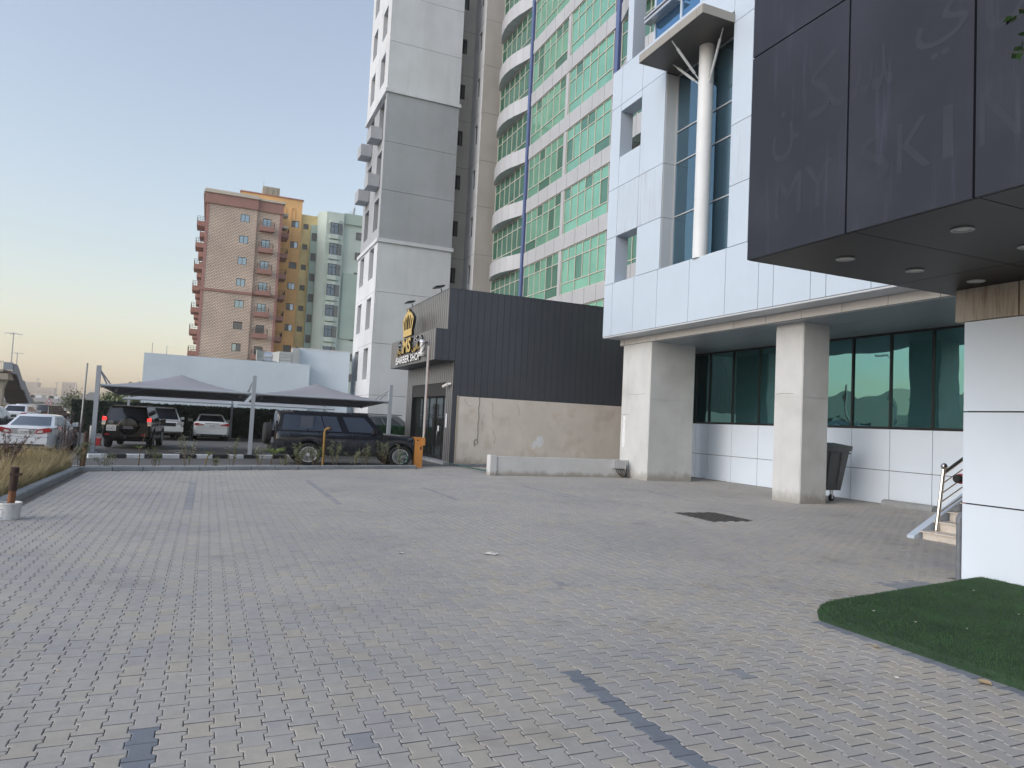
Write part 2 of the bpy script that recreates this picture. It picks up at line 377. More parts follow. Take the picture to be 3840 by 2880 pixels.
# ---------------------------------------------------------------- builders
class MB:
    def __init__(s):
        s.v, s.f, s.m = [], [], []
    def add(s, vs, fs, mi=0):
        o = len(s.v)
        s.v += [tuple(p) for p in vs]
        for f in fs:
            s.f.append([o + i for i in f]); s.m.append(mi)
    def box(s, x0, x1, y0, y1, z0, z1, mi=0):
        if x0 > x1: x0, x1 = x1, x0
        if y0 > y1: y0, y1 = y1, y0
        if z0 > z1: z0, z1 = z1, z0
        s.add([(x0, y0, z0), (x1, y0, z0), (x1, y1, z0), (x0, y1, z0), (x0, y0, z1), (x1, y0, z1), (x1, y1, z1), (x0, y1, z1)],
              [(0, 3, 2, 1), (4, 5, 6, 7), (0, 1, 5, 4), (1, 2, 6, 5), (2, 3, 7, 6), (3, 0, 4, 7)], mi)
    def quad(s, a, b, c, d, mi=0):
        s.add([a, b, c, d], [(0, 1, 2, 3)], mi)
    def prism(s, poly, d, mi=0):
        n = len(poly)
        a = [Vector(p) for p in poly]; d = Vector(d)
        b = [p + d for p in a]
        s.add(a + b, [tuple(range(n - 1, -1, -1)), tuple(range(n, 2 * n))] + [(i, (i + 1) % n, n + (i + 1) % n, n + i) for i in range(n)], mi)
    def tube(s, pts, r, n=8, mi=0, r2=None, cap=True):
        pts = [Vector(p) for p in pts]
        k = len(pts)
        rings = []
        prev = None
        for i, p in enumerate(pts):
            t = (pts[min(i + 1, k - 1)] - pts[max(i - 1, 0)]).normalized()
            a = Vector((0, 0, 1)) if abs(t.z) < 0.9 else Vector((1, 0, 0))
            if prev is not None: a = prev
            u = (a - t * a.dot(t)).normalized(); w = t.cross(u); prev = u
            rr = r if r2 is None else r + (r2 - r) * i / max(1, k - 1)
            rings.append([p + (u * math.cos(2 * math.pi * j / n) + w * math.sin(2 * math.pi * j / n)) * rr for j in range(n)])
        vs = [q for rg in rings for q in rg]
        fs = []
        for i in range(k - 1):
            for j in range(n):
                fs.append((i * n + j, i * n + (j + 1) % n, (i + 1) * n + (j + 1) % n, (i + 1) * n + j))
        if cap:
            fs.append(tuple(range(n - 1, -1, -1))); fs.append(tuple(range((k - 1) * n, k * n)))
        s.add(vs, fs, mi)
    def lathe(s, prof, c, axis='z', n=16, mi=0):
        # prof: list of (r, h)
        vs = []
        for r, h in prof:
            for j in range(n):
                a = 2 * math.pi * j / n
                p = (r * math.cos(a), r * math.sin(a), h)
                if axis == 'y': p = (p[0], p[2], p[1])
                if axis == 'x': p = (p[2], p[0], p[1])
                vs.append((c[0] + p[0], c[1] + p[1], c[2] + p[2]))
        fs = []
        k = len(prof)
        for i in range(k - 1):
            for j in range(n):
                fs.append((i * n + j, i * n + (j + 1) % n, (i + 1) * n + (j + 1) % n, (i + 1) * n + j))
        fs.append(tuple(range(n))); fs.append(tuple(range((k - 1) * n, k * n)))
        s.add(vs, fs, mi)
    def build(s, name, mats, parent=None, smooth=False, angle=35):
        me = bpy.data.meshes.new(name)
        me.from_pydata(s.v, [], s.f)
        if not isinstance(mats, (list, tuple)): mats = [mats]
        for mm in mats: me.materials.append(M[mm] if isinstance(mm, str) else mm)
        if len(mats) > 1: me.polygons.foreach_set('material_index', s.m)
        me.validate()
        if smooth:
            me.polygons.foreach_set('use_smooth', [True] * len(me.polygons))
            me.set_sharp_from_angle(angle=R(angle))
        me.update()
        return link(name, me, parent)

def link(name, me, parent=None):
    o = bpy.data.objects.new(name, me)
    COL.objects.link(o)
    if parent is not None:
        o.parent = parent
        if parent.type == 'EMPTY' and not parent.get('local'): o.matrix_parent_inverse = Matrix.Translation(-parent.location)
    return o

def tag(o, label=None, cat=None, group=None, kind=None):
    if label: o['label'] = label
    if cat: o['category'] = cat
    if group: o['group'] = group
    if kind: o['kind'] = kind
    return o

def thing(name, label, cat, loc, group=None):
    o = bpy.data.objects.new(name, None)
    o.empty_display_size = 0.2
    COL.objects.link(o)
    o.location = loc
    return tag(o, label, cat, group)

def box_part(name, m, parent, *b):
    k = MB(); k.box(*b)
    return k.build(name, m, parent)

def wallpt(ax, c, u, v):
    return (c, u, v) if ax == 'x' else (u, c, v)

def wall(mb, ax, c, u0, u1, v0, v1, ops, depth, mi=0, mi_rev=None):
    """wall sheet facing -axis with openings (u0,u1,v0,v1) and reveals going in by depth"""
    if mi_rev is None: mi_rev = mi
    us = sorted(set([u0, u1] + [min(max(a, u0), u1) for o in ops for a in o[:2]]))
    vs = sorted(set([v0, v1] + [min(max(a, v0), v1) for o in ops for a in o[2:4]]))
    for i in range(len(us) - 1):
        for j in range(len(vs) - 1):
            a, b, d, e = us[i], us[i + 1], vs[j], vs[j + 1]
            mu, mv = (a + b) / 2, (d + e) / 2
            if any(o[0] < mu < o[1] and o[2] < mv < o[3] for o in ops): continue
            q = [wallpt(ax, c, a, d), wallpt(ax, c, b, d), wallpt(ax, c, b, e), wallpt(ax, c, a, e)]
            if ax == 'x': q.reverse()
            mb.quad(*q, mi)
    for o in ops:
        a, b, d, e = o[:4]
        for (p, q) in (((a, d), (a, e)), ((b, e), (b, d)), ((b, d), (a, d)), ((a, e), (b, e))):
            mb.quad(wallpt(ax, c, *p), wallpt(ax, c, *q), wallpt(ax, c + depth, *q), wallpt(ax, c + depth, *p), mi_rev)

def window(parent, ax, c, u0, u1, v0, v1, ucuts, vcuts, fm, gm, fwid=0.05, fd=0.06, name='window', bottom=None, gms=None):
    """frame part with pane sub-parts; ucuts/vcuts are inner bar positions"""
    k = MB()
    def bar(a, b, d, e, dep=fd):
        if ax == 'x': k.box(c, c + dep, a, b, d, e)
        else: k.box(a, b, c, c + dep, d, e)
    h = fwid / 2
    bar(u0, u1, v0, v0 + fwid); bar(u0, u1, v1 - fwid, v1)
    bar(u0, u0 + fwid, v0 + fwid, v1 - fwid); bar(u1 - fwid, u1, v0 + fwid, v1 - fwid)
    vv = [v0 + fwid] + list(vcuts) + [v1 - fwid]
    for q in vcuts: bar(u0 + fwid, u1 - fwid, q - h, q + h, fd * 0.96)
    rows = []
    for j in range(len(vv) - 1):
        lo = vv[j] + (h if j > 0 else 0); hi = vv[j + 1] - (h if j < len(vv) - 2 else 0)
        uc = bottom if (bottom is not None and j == 0) else ucuts
        for q in uc: bar(q - h, q + h, lo, hi, fd * 0.92)
        uu = [u0 + fwid] + list(uc) + [u1 - fwid]
        for i in range(len(uu) - 1):
            rows.append((uu[i] + (h if i > 0 else 0), uu[i + 1] - (h if i < len(uu) - 2 else 0), lo, hi))
    w = k.build(name, fm, parent)
    for r in rows:
        g = gm if gms is None else random.choice(gms)
        p = MB()
        if ax == 'x': p.box(c + fd * 0.45, c + fd * 0.75, *r)
        else: p.box(r[0], r[1], c + fd * 0.45, c + fd * 0.75, r[2], r[3])
        p.build('pane', g, w)
    return w

def fit_text(name, s, m, parent, ax_x, up_v, nrm, box, depth=0.04, offset=0.0, mats=None):
    """lettering mesh fitted to a box: box=(origin corner lower-left, width, height)"""
    cu = bpy.data.curves.new('lettering', 'FONT')
    cu.body = s; cu.size = 1.0; cu.extrude = 0.02; cu.offset = offset; cu.resolution_u = 3
    ob = bpy.data.objects.new('lettering', cu)
    COL.objects.link(ob)
    dg = bpy.context.evaluated_depsgraph_get()
    me = bpy.data.meshes.new_from_object(ob.evaluated_get(dg))
    bpy.data.objects.remove(ob); bpy.data.curves.remove(cu)
    n = len(me.vertices)
    co = np.zeros(n * 3); me.vertices.foreach_get('co', co); co = co.reshape(-1, 3)
    mn, mxx = co.min(0), co.max(0)
    (org, w, h) = box
    X, U, Nn, O = (np.array(a, float) for a in (ax_x, up_v, nrm, org))
    a = (co[:, 0] - mn[0]) / (mxx[0] - mn[0]) * w
    b = (co[:, 1] - mn[1]) / (mxx[1] - mn[1]) * h
    d = (co[:, 2] - mn[2]) / max(1e-6, mxx[2] - mn[2]) * depth
    nc = O + a[:, None] * X + b[:, None] * U + d[:, None] * Nn
    me.vertices.foreach_set('co', nc.ravel())
    me.materials.clear()
    for q in (mats or [m]): me.materials.append(M[q])
    if mats:
        me.update()
        for p in me.polygons:
            p.material_index = 0 if abs(Vector(p.normal).dot(Vector(nrm))) > 0.8 else 1
    me.polygons.foreach_set('use_smooth', [False] * len(me.polygons))
    me.update()
    me.name = name
    return link(name, me, parent)

def copy_tree(o, parent=None):
    c = o.copy(); COL.objects.link(c)
    if parent is not None: c.parent = parent
    for ch in list(o.children): copy_tree(ch, c)
    return c

# ================================================================ SETTING
def slope(y):
    return -0.006 * max(0.0, min(y, 420.0) - 25.0) if y > 25 else 0.0

k = MB()                                            # far ground, falls gently away with the road
ys = [-80, 25, 60, 100, 160, 240, 420, 3200]
xs = [-2500, -400, -60, -7.6, 30, 400, 2500]
pts = [(x, y, slope(y) - 0.06) for y in ys for x in xs]
n = len(xs)
k.add(pts, [(j * n + i, j * n + i + 1, (j + 1) * n + i + 1, (j + 1) * n + i) for j in range(len(ys) - 1) for i in range(n - 1)])
tag(k.build('ground', 'desert'), kind='structure')

k = MB(); k.add([(-150, 215, slope(215) + 0.02), (6, 215, slope(215) + 0.02), (6, 288, slope(288) + 0.05), (-150, 288, slope(288) + 0.05)], [(0, 1, 2, 3)])
tag(k.build('sand_strip', 'sandy'), kind='structure')
k = MB()                                            # service road on the left
ys = [-60, 10, 25, 60, 100, 160, 240, 420]
k.add([(x, y, slope(y) - 0.02) for y in ys for x in (-26, -3.62 if False else -7.4)], [(2 * j, 2 * j + 1, 2 * j + 3, 2 * j + 2) for j in range(len(ys) - 1)])
tag(k.build('road', 'asphalt'), kind='structure')
k = MB()
k.add([(-7.4, -60, -0.02), (-5.2, -60, -0.02), (-5.2, 22, -0.02), (-3.6, 22, -0.02), (-3.6, 38, -0.02), (-7.4, 52, -0.02 + slope(52) * 0)],
      [(0, 1, 2, 3, 4, 5)])
tag(k.build('lay_by', 'asphalt'), kind='structure')

# kerb line between yard and the planting strip (runs obliquely)
KA, KB = Vector((-3.1, 22.35, 0)), Vector((7.25, 25.95, 0))
kd = (KB - KA).normalized(); kn = Vector((-kd.y, kd.x, 0))
def kl(s, t, z=0.0):
    p = KA + kd * s + kn * t
    return (p.x, p.y, z)
KL = (KB - KA).length

k = MB(); k.add([kl(-0.4, 1.1, -0.008), kl(KL + 12, 1.1, -0.008), kl(KL + 12, 60, -0.008), kl(-0.4 - 3, 60, -0.008), (-7.4, 52, -0.008), (-4.2, 34, -0.008)], [(0, 1, 2, 3, 4, 5)])
lot = tag(k.build('parking_lot', 'lot'), kind='structure')
k = MB(); k.add([kl(-0.6, 0.12, 0.04), kl(KL, 0.12, 0.04), kl(KL, 0.62, 0.04), kl(-0.6, 0.62, 0.04)], [(0, 1, 2, 3)])
k.box(-5.2, -3.2, -30, 22.4, -0.05, 0.05)
bed = tag(k.build('planting_bed', 'soil'), kind='structure')

# ---- yard paving: double-T blocks
PX0, PP, PL = -0.213, 0.1435, 0.2045
JY0 = 4.648
yard = MB()
yard.add([(-3.0, -30, -0.012), (18.8, -30, -0.012), (18.8, 30, -0.012), (8.0, 27.5, -0.012), kl(KL, 0.1, -0.012), kl(0, 0.1, -0.012)], [(0, 1, 2, 3, 4, 5)])
yard_o = tag(yard.build('paved_yard', 'sand'), kind='structure')

def bone(gap=0.0022, ch=0.0045):
    h, d, L, t = PP / 2, 0.0122, PL / 2, 0.008
    def ring(ins):
        g = gap + ins
        ge = g + 0.0042
        r = [(h + d - g, -L + ge), (h + d - g, -L / 2 - t), (h - d - g, -L / 2 + t), (h - d - g, L / 2 - t), (h + d - g, L / 2 + t), (h + d - g, L - ge)]
        return r + [(-x, y) for x, y in reversed(r)]
    return ring(ch), ring(0)
top_r, out_r = bone()
tv = np.array([(x, y, 0.0) for x, y in top_r] + [(x, y, -0.004) for x, y in out_r] + [(x, y, -0.03) for x, y in out_r])
tf = [list(range(12))] + [[12 + i, 12 + (i + 1) % 12, (i + 1) % 12, i] for i in range(12)] + [[24 + i, 24 + (i + 1) % 12, 12 + (i + 1) % 12, 12 + i] for i in range(12)]

def hashn(i, j, s=0):
    v = math.sin(i * 127.1 + j * 311.7 + s * 74.7) * 43758.5453
    return v - math.floor(v)
def vnoise(x, y):
    i, j = math.floor(x), math.floor(y); f, g = x - i, y - j
    f = f * f * (3 - 2 * f); g = g * g * (3 - 2 * g)
    a = hashn(i, j) * (1 - f) + hashn(i + 1, j) * f; b = hashn(i, j + 1) * (1 - f) + hashn(i + 1, j + 1) * f
    return a * (1 - g) + b * g
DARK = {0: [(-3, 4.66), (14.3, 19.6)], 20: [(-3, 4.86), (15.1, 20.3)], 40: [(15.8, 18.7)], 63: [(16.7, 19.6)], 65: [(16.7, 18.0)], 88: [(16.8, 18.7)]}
pav = []
for ci in range(-19, 133):
    x = PX0 + ci * PP
    off = 0.5 * (ci % 2)
    for rj in range(-14, 120):
        y = JY0 + (rj + 0.5 + off) * PL
        if x < -2.92 or x > 18.72: continue
        s_ = (x + 3.1) * kd.x + (y - 22.35) * kd.y; t_ = -(x + 3.1) * kd.y * -1 * -1 + (y - 22.35) * kd.x
        t_ = (Vector((x, y, 0)) - KA).dot(kn)
        if t_ > -0.14 and s_ < KL + 0.3: continue
        if s_ >= KL + 0.3 and y > 27.6: continue
        if 9.93 < x < 11.12 and 12.15 < y < 13.6: continue
        if x > 6.25 and y < 5.7: continue
        if x > 9.6 and y < 6.7: continue
        v = Vector((x, y, -1.85)); dz = v.dot(fw)
        if dz < 1.2: continue
        px_, py_ = v.dot(cx) / dz, v.dot(cy) / dz
        if abs(px_) > 0.95 or py_ < -0.78: continue
        tone = 0.36 + 0.5 * (hashn(ci, rj, 3) - 0.4) * 0.8
        cl = vnoise(x * 0.8 + 9, y * 0.9) * 0.6 + vnoise(x * 2.7, y * 2.2 + 4) * 0.4
        near = max(0.0, 1 - max(0.0, y - 3.5 - 0.25 * x) / 5.0)
        if hashn(ci, rj, 9) < (0.10 + 0.62 * near * min(1.0, max(0.25, cl * 1.4))): tone = 0.58 + 0.32 * hashn(ci, rj, 5)
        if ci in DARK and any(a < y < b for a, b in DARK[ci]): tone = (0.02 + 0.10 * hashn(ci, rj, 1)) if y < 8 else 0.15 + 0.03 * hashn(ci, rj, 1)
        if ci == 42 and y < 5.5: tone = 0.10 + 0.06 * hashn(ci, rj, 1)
        for (qx, qy) in ((3.91, 7.5), (3.94, 4.38), (1.0, 4.08)):
            if abs(x - qx) < 0.075 and abs(y - qy) < 0.11: tone = 0.16
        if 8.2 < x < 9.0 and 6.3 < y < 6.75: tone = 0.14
        inview = abs(px_) < 0.722 and abs(py_) < 0.5415
        pav.append((0 if inview else 1, dz, x, y, tone, ci, rj))
pav.sort()
variants = []
for q in range(14):
    me = bpy.data.meshes.new('paver')
    me.from_pydata([tuple(p) for p in tv], [], tf)
    me.materials.append(M['paver'])
    t = [0.03, 0.09, 0.16, 0.24, 0.3, 0.36, 0.42, 0.48, 0.55, 0.64, 0.72, 0.8, 0.88, 0.96][q]
    a = me.attributes.new('tone', 'FLOAT', 'FACE'); a.data.foreach_set('value', [t] * 13 + [0.02] * 12)
    variants.append((t, me))
for (iv, dz, x, y, tone, ci, rj) in pav[:300]:
    me = min(variants, key=lambda q: abs(q[0] - tone))[1]
    o = link('paver', me, yard_o)
    o.location = (x, y, (hashn(ci, rj, 7) - 0.5) * 0.003)
    o.rotation_euler = ((hashn(ci, rj, 17) - 0.5) * 0.007, (hashn(ci, rj, 27) - 0.5) * 0.010, (hashn(ci, rj, 37) - 0.5) * 0.010)
rest = pav[300:]
P_ = np.array([(x, y, (hashn(ci, rj, 7) - 0.5) * 0.003, (hashn(ci, rj, 17) - 0.5) * 0.007, (hashn(ci, rj, 27) - 0.5) * 0.010) for (_, _, x, y, _, ci, rj) in rest])
T_ = np.array([r[4] for r in rest])
nP = len(rest)
V_ = np.repeat(tv[None], nP, 0)
V_[:, :, 2] += P_[:, 2:3] + tv[None, :, 1] * P_[:, 3:4] + tv[None, :, 0] * P_[:, 4:5]
V_[:, :, 0] += P_[:, 0:1]; V_[:, :, 1] += P_[:, 1:2]
loops1 = np.concatenate([np.array(f) for f in tf]); tot1 = np.array([len(f) for f in tf])
loops = (loops1[None] + (np.arange(nP) * 36)[:, None]).ravel()
tots = np.tile(tot1, nP); starts = np.concatenate([[0], np.cumsum(tots)[:-1]])
me = bpy.data.meshes.new('paver_field')
me.vertices.add(nP * 36); me.vertices.foreach_set('co', V_.ravel())
me.loops.add(len(loops)); me.loops.foreach_set('vertex_index', loops.astype(np.int32))
me.polygons.add(len(tots)); me.polygons.foreach_set('loop_start', starts.astype(np.int32)); me.polygons.foreach_set('loop_total', tots.astype(np.int32))
me.polygons.foreach_set('use_smooth', np.zeros(len(tots), bool))
me.update(calc_edges=True)
a = me.attributes.new('tone', 'FLOAT', 'FACE'); tt = np.repeat(T_[:, None], 25, 1); tt[:, 13:] = 0.02; a.data.foreach_set('value', tt.ravel().astype(np.float32))
me.materials.append(M['paver'])
tag(link('paver_field', me, yard_o), kind='stuff')

# ---- kerbs
kerb = tag(bpy.data.objects.new('yard_kerb', None), kind='structure'); COL.objects.link(kerb)
def kerb_stone(a, b, t0, t1, h, m, parent, name='kerb_stone'):
    q = MB(); g = 0.012; c = 0.022
    d = (Vector(b) - Vector(a)).normalized(); nn = Vector((-d.y, d.x, 0))
    A, B = Vector(a) + d * g, Vector(b) - d * g
    prof = [(t0, -0.04), (t0, h - c), (t0 + c, h), (t1 - c, h), (t1, h - c), (t1, -0.04)]
    q.add([A + nn * t + Vector((0, 0, z)) for t, z in prof] + [B + nn * t + Vector((0, 0, z)) for t, z in prof],
          [(i, (i + 1) % 6, 6 + (i + 1) % 6, 6 + i) for i in range(6)] + [(0, 1, 2, 3, 4, 5), (11, 10, 9, 8, 7, 6)])
    return q.build(name, m, parent)
ns = 14
for i in range(ns):
    kerb_stone(kl(KL * i / ns, 0), kl(KL * (i + 1) / ns, 0), -0.11, 0.1, 0.125 + 0.006 * (hashn(i, 4) - 0.5), 'kerb', kerb)
for i in range(26):
    y0 = 22.3 - i * 0.745
    kerb_stone((-3.08 - 0.004 * i, y0, 0), (-3.08 - 0.004 * (i + 1), y0 - 0.745, 0), -0.16, 0.04, 0.13 + 0.008 * (hashn(i, 8) - 0.5), 'kerb', kerb)
# black and white kerb of the car park
bw = tag(bpy.data.objects.new('striped_kerb', None), kind='structure'); COL.objects.link(bw)
WA, WB = Vector((-3.65, 27.8, 0)), Vector((3.6, 30.3, 0))
for i in range(13):
    a, b = WA.lerp(WB, i / 13), WA.lerp(WB, (i + 1) / 13)
    kerb_stone(a, b, -0.08, 0.1, 0.14, 'kerb_white' if i % 2 == 0 else 'kerb_black', bw)
# white painted marks of the car park
q = MB()
for (x, y, w, l) in [(-1.4, 33.2, .10, .3), (-1.2, 33.8, .10, .3), (-1.15, 32.2, .1, .3), (-0.2, 35.5, .1, .3), (-0.25, 36.6, .1, .3), (0.9, 35.0, .1, .3), (0.85, 36.2, .1, .3), (2.3, 35.0, .1, .3), (2.25, 36.0, .1, .3),
                     (-0.9, 40.0, .1, .4), (-0.8, 42.0, .1, .4), (1.6, 33.0, .1, .3), (2.6, 33.4, .1, .3), (3.2, 37.0, .1, .3)]:
    q.box(x, x + 0.24, y, y + w + 0.05, -0.004, 0.001)
tag(q.build('parking_mark', 'paint_line', lot), kind=None)
k = MB(); a, b = Vector(kl(0, 1.75)), Vector(kl(KL - 1.2, 1.75)); k.add([a, b, b + kn * 0.12, a + kn * 0.12], [(0, 1, 2, 3)])
k.build('edge_line', 'paint_line', lot)
for o in lot.children:
    o.location.z = 0.004

# ================================================================ WHITE BUILDING
wb = thing('office_building', 'white panelled building on square concrete columns with a tall slotted window and a hooded canopy', 'building', (15, 12, 0))
XF = 14.2
def fpanel(y0, y1, z0, z1, m='white_panel', x=XF, t=0.03, name='panel', par=None):
    g = 0.009
    k = MB(); c = 0.004
    k.box(x, x + t, y0 + g, y1 - g, z0 + g, z1 - g)
    return k.build(name, m, par or wb)
# backing of the upper front
k = MB()
k.box(14.235, 14.72, 20.73, 24.41, 5.46, 7.51)
k.box(14.235, 14.72, 22.24, 24.41, 5.47, 16.19) if False else None
k.box(14.235, 14.72, 23.725, 24.41, 7.51, 16.19)
k.box(14.235, 14.72, 22.225, 23.725, 9.385, 12.495); k.box(14.235, 14.72, 22.225, 23.725, 14.375, 16.19)
k.box(14.235, 14.72, 20.73, 22.225, 7.51, 16.19)
k.box(14.235, 18.7, -8, 20.73, 5.46, 7.50)
k.box(14.235, 18.7, -8, 17.16, 7.50, 24)
k.box(14.8, 18.7, 17.16, 20.70, 7.50, 24)
k.build('wall_core', 'backing', wb)
low_y = [24.43, 23.8, 22.3, 20.8, 18.99, 17.2, 15.77, 15.18, 13.85, 13.34, 12.0, 10.7, 9.2, 7.6, 6.0, 4.0, 2.0, 0.0]
for a, b in zip(low_y[:-1], low_y[1:]): fpanel(b, a, 5.45, 7.52, 'white_panel')
for z0, z1, st in ((7.52, 9.37, 0), (9.37, 11.32, 1), (11.32, 14.64, 0), (14.64, 16.2, 0)):
    mm = 'white_panel_dirty' if st else 'white_panel'
    fpanel(23.7, 24.43, z0, z1, 'white_panel')
    if (z0, z1) == (7.52, 9.37): pass
    elif z0 == 11.32:
        fpanel(22.23, 23.7, 11.32, 12.51); fpanel(22.23, 23.7, 14.36, 14.64, name='panel')
    else: fpanel(22.23, 23.7, z0, z1, mm)
    fpanel(20.72, 22.23, z0, z1, mm)
for z0, z1, mm in ((7.52, 9.41, 'white_panel'), (9.41, 11.32, 'white_panel_dirty'), (11.32, 14.6, 'white_panel'), (14.6, 18.2, 'white_panel'), (18.2, 22, 'white_panel')):
    fpanel(16.27, 17.16, z0, z1, mm)
    fpanel(13.3, 16.27, z0, z1, mm)
# reveals of the two openings and of the slot
for (y0, y1, z0, z1) in ((22.24, 23.71, 7.52, 9.37), (22.24, 23.71, 12.51, 14.36)):
    k = MB()
    k.box(14.232, 14.76, y1, y1 + 0.012, z0, z1); k.box(14.232, 14.76, y0 - 0.012, y0, z0, z1)
    k.box(14.232, 14.76, y0 - 0.012, y1 + 0.012, z1, z1 + 0.012); k.box(14.232, 14.76, y0 - 0.012, y1 + 0.012, z0 - 0.012, z0)
    k.build('opening_reveal', 'white_panel', wb)
for z0, z1 in ((7.52, 9.37), (9.37, 11.32), (11.32, 14.58)):
    k = MB(); k.box(14.235, 14.70, 20.70, 20.724, z0 + 0.008, z1 - 0.008); k.build('reveal_panel', 'soffit', wb)
# upper storey: fin, blue glazing
k = MB(); k.box(14.2, 14.75, 23.05, 23.45, 16.21, 22); k.build('fin', 'white_panel', wb)
window(wb, 'x', 14.3, 17.2, 21.78, 16.22, 22, [19.0, 20.12], [17.0], 'white_panel', 'sky_glass', 0.09, 0.1)
k = MB(); k.box(13.98, 14.29, 20.15, 21.95, 16.96, 17.06); k.box(13.96, 14.29, 20.15, 21.95, 17.12, 17.2); k.build('ledge', 'alu', wb)
fpanel(17.16, 19.7, 14.98, 16.2); fpanel(19.7, 20.72, 14.98, 16.2)
# slot glazing
sl = window(wb, 'x', 14.7, 17.17, 20.7, 7.53, 14.6, [19.03], [9.43, 11.36, 12.5], 'alu', 'blue_glass', 0.045, 0.08)
# round column in the slot
k = MB(); k.lathe([(0.25, 7.5), (0.25, 9.4), (0.246, 9.405), (0.246, 9.42), (0.25, 9.425), (0.25, 11.4), (0.246, 11.405), (0.246, 11.42), (0.25, 11.425), (0.25, 14.62)], (14.36, 18.66, 0), n=24)
k.build('round_column', 'round_col', wb, smooth=True)
# hooded canopy
k = MB(); k.box(12.99, 14.19, 17.14, 20.6, 14.6, 14.62); k.build('canopy_soffit', 'soffit_dark', wb)
for y0, y1 in ((17.14, 17.43), (17.43, 18.85), (18.85, 20.29), (20.29, 20.6)):
    k = MB(); k.box(12.97, 12.99, y0 + .006, y1 - .006, 14.59, 14.87); k.build('canopy_fascia', 'canopy_edge', wb)
for q_ in (17.12, 20.601):
    k = MB(); k.box(12.99, 14.19, q_, q_ + 0.019, 14.59, 14.87); k.build('canopy_end', 'canopy_edge', wb)
k = MB(); k.box(14.195, 14.79, 17.17, 20.7, 14.605, 14.97); k.build('slot_head', 'soffit_dark', wb)
k = MB(); k.box(12.99, 14.19, 17.14, 20.6, 14.85, 14.88); k.build('canopy_roof', 'canopy_edge', wb)
for tgt, base in (((13.1, 18.87, 14.58), (14.12, 18.72, 13.45)), ((14.05, 17.5, 14.58), (14.3, 18.4, 13.3)), ((14.05, 20.1, 14.58), (14.25, 18.9, 13.42))):
    k = MB(); a, b = Vector(base), Vector(tgt)
    k.tube([a, b], 0.022, 8); k.tube([a.lerp(b, 0.16), a.lerp(b, 0.8)], 0.045, 8)
    k.build('strut', 'soffit', wb)
# soffit and fascia under the overhang
k = MB(); k.box(14.22, 14.98, -8, 24.42, 5.40, 5.449); k.build('overhang_soffit', 'soffit', wb)
fy = [24.3, 24.0, 22.47, 21.86, 20.46, 19.06, 17.65, 16.25, 14.88, 13.5, 12.14, 10.8, 9.4, 8.0, 6.6, 5.2]
for a, b in zip(fy[:-1], fy[1:]):
    fpanel(b, a, 5.155, 5.40, 'cream_panel', x=14.95, t=0.025, name='fascia_panel')
k = MB(); k.box(14.98, 15.1, -8, 24.3, 5.157, 5.395); k.build('fascia_core', 'backing', wb)
sx = [14.98, 16.4, 17.8, 18.9]; sy = [24.3, 20.8, 17.2, 13.6, 10.0, 6.4]
for i in range(3):
    for j in range(5):
        k = MB(); k.box(sx[i] + .006, sx[i + 1] - .006, sy[j + 1] + .006, sy[j] - .006, 5.14, 5.155); k.build('soffit_panel', 'ceiling_panel', wb)
k = MB(); k.box(15.1, 18.9, 0, 24.3, 5.16, 5.44); k.build('slab', 'backing', wb)
# columns
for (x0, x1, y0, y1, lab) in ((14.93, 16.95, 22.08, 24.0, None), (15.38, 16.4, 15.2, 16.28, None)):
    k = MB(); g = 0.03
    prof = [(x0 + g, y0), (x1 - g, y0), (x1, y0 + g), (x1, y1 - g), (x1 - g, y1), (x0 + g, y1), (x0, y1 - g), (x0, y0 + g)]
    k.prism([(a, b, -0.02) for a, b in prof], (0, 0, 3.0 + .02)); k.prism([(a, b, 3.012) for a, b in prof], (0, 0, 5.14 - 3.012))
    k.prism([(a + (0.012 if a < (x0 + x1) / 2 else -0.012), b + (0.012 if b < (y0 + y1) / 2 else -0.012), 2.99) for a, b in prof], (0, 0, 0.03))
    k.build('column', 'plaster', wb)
k = MB(); k.add([(14.9285, 23.80 + 0.05 * hashn(i, 1), 2.35 - 0.1 * i) for i in range(13)] + [(14.9285, 23.70 - 0.06 * hashn(i, 2), 1.15 + 0.1 * i) for i in range(13)], [tuple(range(26))])
k.build('filler_patch', 'white_patch', wb)
for pts in ([(14.93, 23.95, 2.42), (14.93, 23.6, 2.43), (14.93, 23.4, 2.41)], [(14.93, 23.5, 3.2), (14.93, 22.9, 3.19), (14.93, 22.4, 3.21)], [(15.38, 16.2, 3.1), (15.38, 15.8, 3.12), (15.38, 15.5, 3.1)]):
    k = MB(); k.tube(pts, 0.005, 4); k.build('crack', 'crack', wb)
